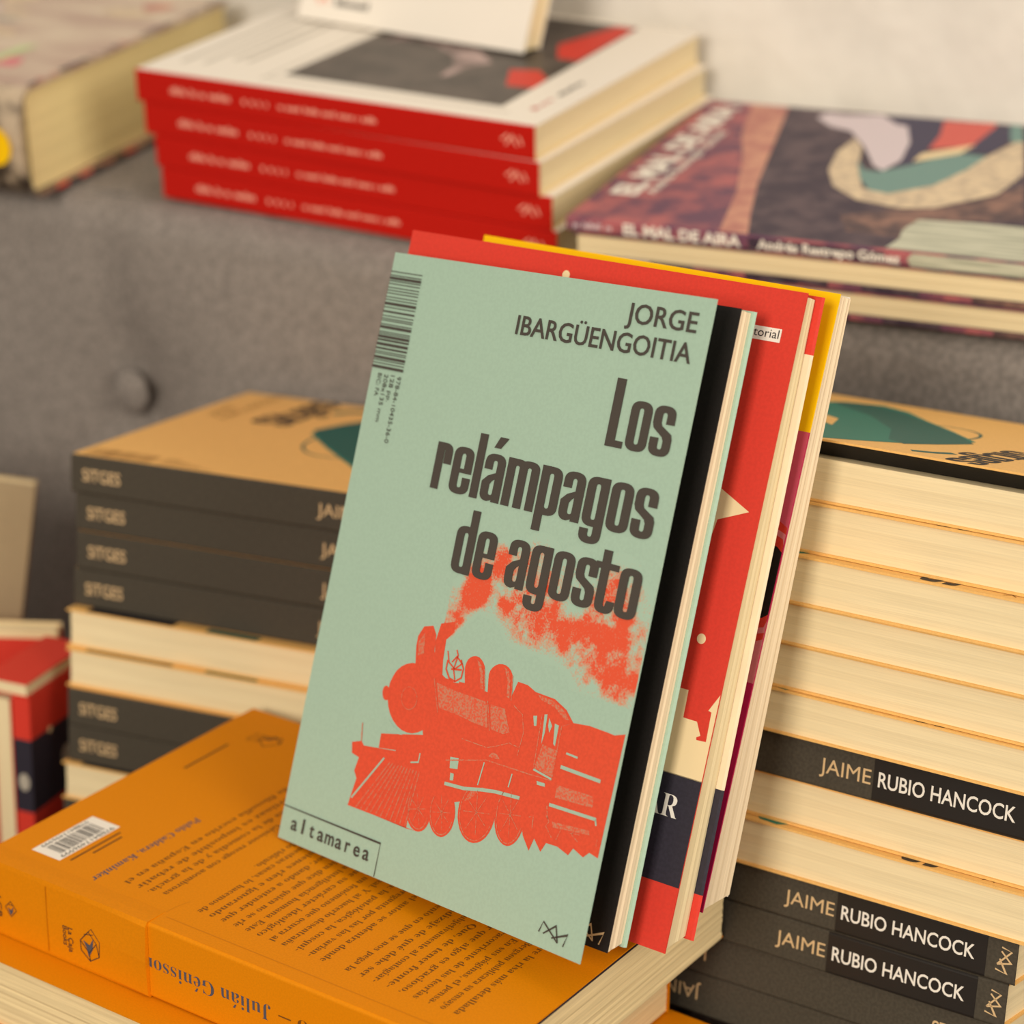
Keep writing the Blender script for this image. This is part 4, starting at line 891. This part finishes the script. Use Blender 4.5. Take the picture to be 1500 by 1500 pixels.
# own frame: x from the visible end of the spine to the left, y toward the fore edge
KM = frame(ko + ks * .24 * KB, -ks, kd, kz, KB)
kb = thing('thick_book', 'thick collage covered book with yellowed page edges at the far left of the sofa back', 'book', KM)
KL, KW, KT = .24, .166, .0490
page_block(kb, KL - .001, KW, .0022, KT - .0022, PAGEY, n=16, seed=23, y_sp=.003)
mb = MB(); mb.box(0, KL, .004, KW, KT - .0018, KT, COLLAGE)
sf = Surf(mb, (0, 0, KT), (1, 0, 0), (0, 1, 0))
rnd = random.Random(12)
for k in range(26):
    cx, cy = rnd.uniform(60, 225), rnd.uniform(10, 155); m = rnd.choice([BRIM, CLAY, LEAF, ROSE2, PALELILAC, BRIM, GREYTX]); a = rnd.uniform(6, 16); b = rnd.uniform(4, 12); sf.lv = 1 + k * .1
    sf.poly([(min(238, cx + a * math.cos(t * .9) * rnd.uniform(.6, 1.2)), min(164, max(6, cy + b * math.sin(t * .9) * rnd.uniform(.6, 1.2)))) for t in range(7)], m)
sf.lv = 5; sf.poly([(196, 26), (203, 34), (204, 62), (197, 58)], mat('pale_green_print', (190, 206, 150), .4, .3))
for k in range(20):
    a = 6 + k * 8; sf.rect(238 - rnd.uniform(.5, 2.2), 239.8, a, a + rnd.uniform(3, 8), rnd.choice([DARKINK, EARTH, NIGHT, CLAY, COLLAGED]))
mb.build('front_cover', kb)
mb = MB(); mb.box(0, KL + .0015, .003, KW, 0, .0018, COLLAGED)
for k in range(18):
    a = .006 + k * .0088; mb.box(KL + .0015, KL + .0018, a, a + .0088, 0, .0018, rnd.choice([NIGHT, EARTH, CORAL, YELLOW, CLAY, COLLAGED, RED]))
mb.build('back_cover', kb)
mb = MB(); prof = []
for k in range(13):
    a = math.pi * k / 12; prof.append((.005 - .010 * math.sin(a) ** .7, KT / 2 + KT / 2 * math.cos(a)))
inn = [(y + .0016, KT / 2 + (zz - KT / 2) * .93) for y, zz in prof]
mb.loft([[(x, y, zz) for y, zz in prof + inn[::-1]] for x in (0, KL)][::-1], mat('glossy_collage_spine', (196, 176, 150), .12, .7, rgb2=(66, 56, 48), scale=70, ramp=(.42, .58)))
kc = lambda x, zz: (x, -.0062, zz)
pts = [(KL - .014 + .009 * math.cos(t * .5236), -.0062, .024 + .009 * math.sin(t * .5236)) for t in range(12)]
mb.add(pts, [tuple(range(12))], YELLOW)
mb.build('spine', kb)

# ============================================================ upright books at the left edge
def upright(label, corner, zdir, yaw, W, H, T, parts, lean=0.0, group=None, pages=PAGE):
    """corner: foot of the edge between spine and front cover; cover runs along +x, spine along -z"""
    a = V((math.cos(yaw), math.sin(yaw), 0)); n_ = V((math.sin(yaw), -math.cos(yaw), 0)); u = (V((0, 0, 1)) * math.cos(lean) + a * math.sin(lean)); a2 = u.cross(n_).normalized() * 1
    a2 = (a - u * a.dot(u)).normalized()
    M = frame(corner, a2, u, n_)
    r = thing('paperback_book', label, 'book', M, group)
    mb = MB(); cov = parts
    for y0, y1, m in cov: mb.box(0.0005, W, y0 * H, y1 * H, -.0005, 0, m)
    if len(cov) > 1:
        sf = Surf(mb, (0, 0, 0), (1, 0, 0), (0, 1, 0)); sf.ell(14, H * 1000 - 19.5, 1.5, 1.5, CREAM); sf.ell(26, H * 1000 - 36, 4, 5, GREYTX)
    mb.build('front_cover', r)
    wedge('page_block', r, .0006, W - .001, .001, H - .001, -.0006, T - .0012, T - .0012, pages, seed=31, cut=0)
    mb = MB()
    for y0, y1, m in cov: mb.box(0.0005, W, y0 * H, y1 * H, -T, -T + .0005, m)
    mb.build('back_cover', r)
    mb = MB()
    for y0, y1, m in cov: mb.box(0, .0005, y0 * H, y1 * H, -T, 0, m)
    if len(cov) > 1:
        sf = Surf(mb, (0, 0, -T), (0, 0, 1), (0, 1, 0)); sf.n = V((-1, 0, 0))
        pts = [(-.00005, H - .038 + .004 * math.sin(t * .6283), -T * .5 + .0026 * math.cos(t * .6283)) for t in range(10)]
        mb.add(pts, [tuple(range(10))], GREYTX)
    mb.build('spine', r)
    return r
DECK = .3292
ca_ = V((.362, .932, 0)); cn_ = V((.932, -.362, 0))
UB = [(0, .50, RED), (.50, .70, RED), (.70, .889, NAVY), (.889, 1, RED)]
C1 = V((-.1905, .866, DECK))
upright('upright book with red and navy spine at the left edge, beside the left pile', C1, 1, 1.2, .132, .1712, .0080, UB)
T2 = .0095
M = C1 + ca_ * .134 - cn_ * (.0085 + T2)
M.z = DECK
upright('upright book turned so its cream page edges show, left of the red and navy one', M, 1, 1.2 + math.pi, .134, .1690, T2, [(0, 1, RED)], pages=PAGE)
# thin booklet laid across their heads
bo_ = V((-.1912, .8655, DECK + .1716))
bk = thing('booklet', 'small red booklet with cream edges lying on top of the upright books at left', 'booklet', frame(bo_ - cn_ * .020, cn_, ca_, V((0, 0, 1))))
mb = MB(); mb.box(0, .0196, .0004, .0455, .0004, .0052, PAGE); mb.build('page_block', bk)
mb = MB(); mb.box(0, .020, 0, .046, .0052, .0056, RED); mb.build('front_cover', bk)
mb = MB(); mb.box(0, .020, 0, .046, 0, .0004, RED); mb.build('back_cover', bk)
a_ = V((math.cos(0), math.sin(0), 0))
upright('red upright book with a pale top band, behind the small booklet at the left edge', V((-.1893, .921, DECK)) - a_ * .12, 1, 0.0, .12, .1770, .010, [(0, .98, RED), (.98, 1, CREAM)])
# big pale book standing behind them, tipped a little to the right
g_ = V((math.cos(.05), math.sin(.05), 0)); GL = .14; GHT = .2293
gt = V((-.2041, .9604, .5568)); gu = V((0, 0, 1)) * math.cos(GL) + g_ * math.sin(GL); ga = (g_ - gu * g_.dot(gu)).normalized()
gc = gt - ga * .14 - gu * GHT
gc.z += 0
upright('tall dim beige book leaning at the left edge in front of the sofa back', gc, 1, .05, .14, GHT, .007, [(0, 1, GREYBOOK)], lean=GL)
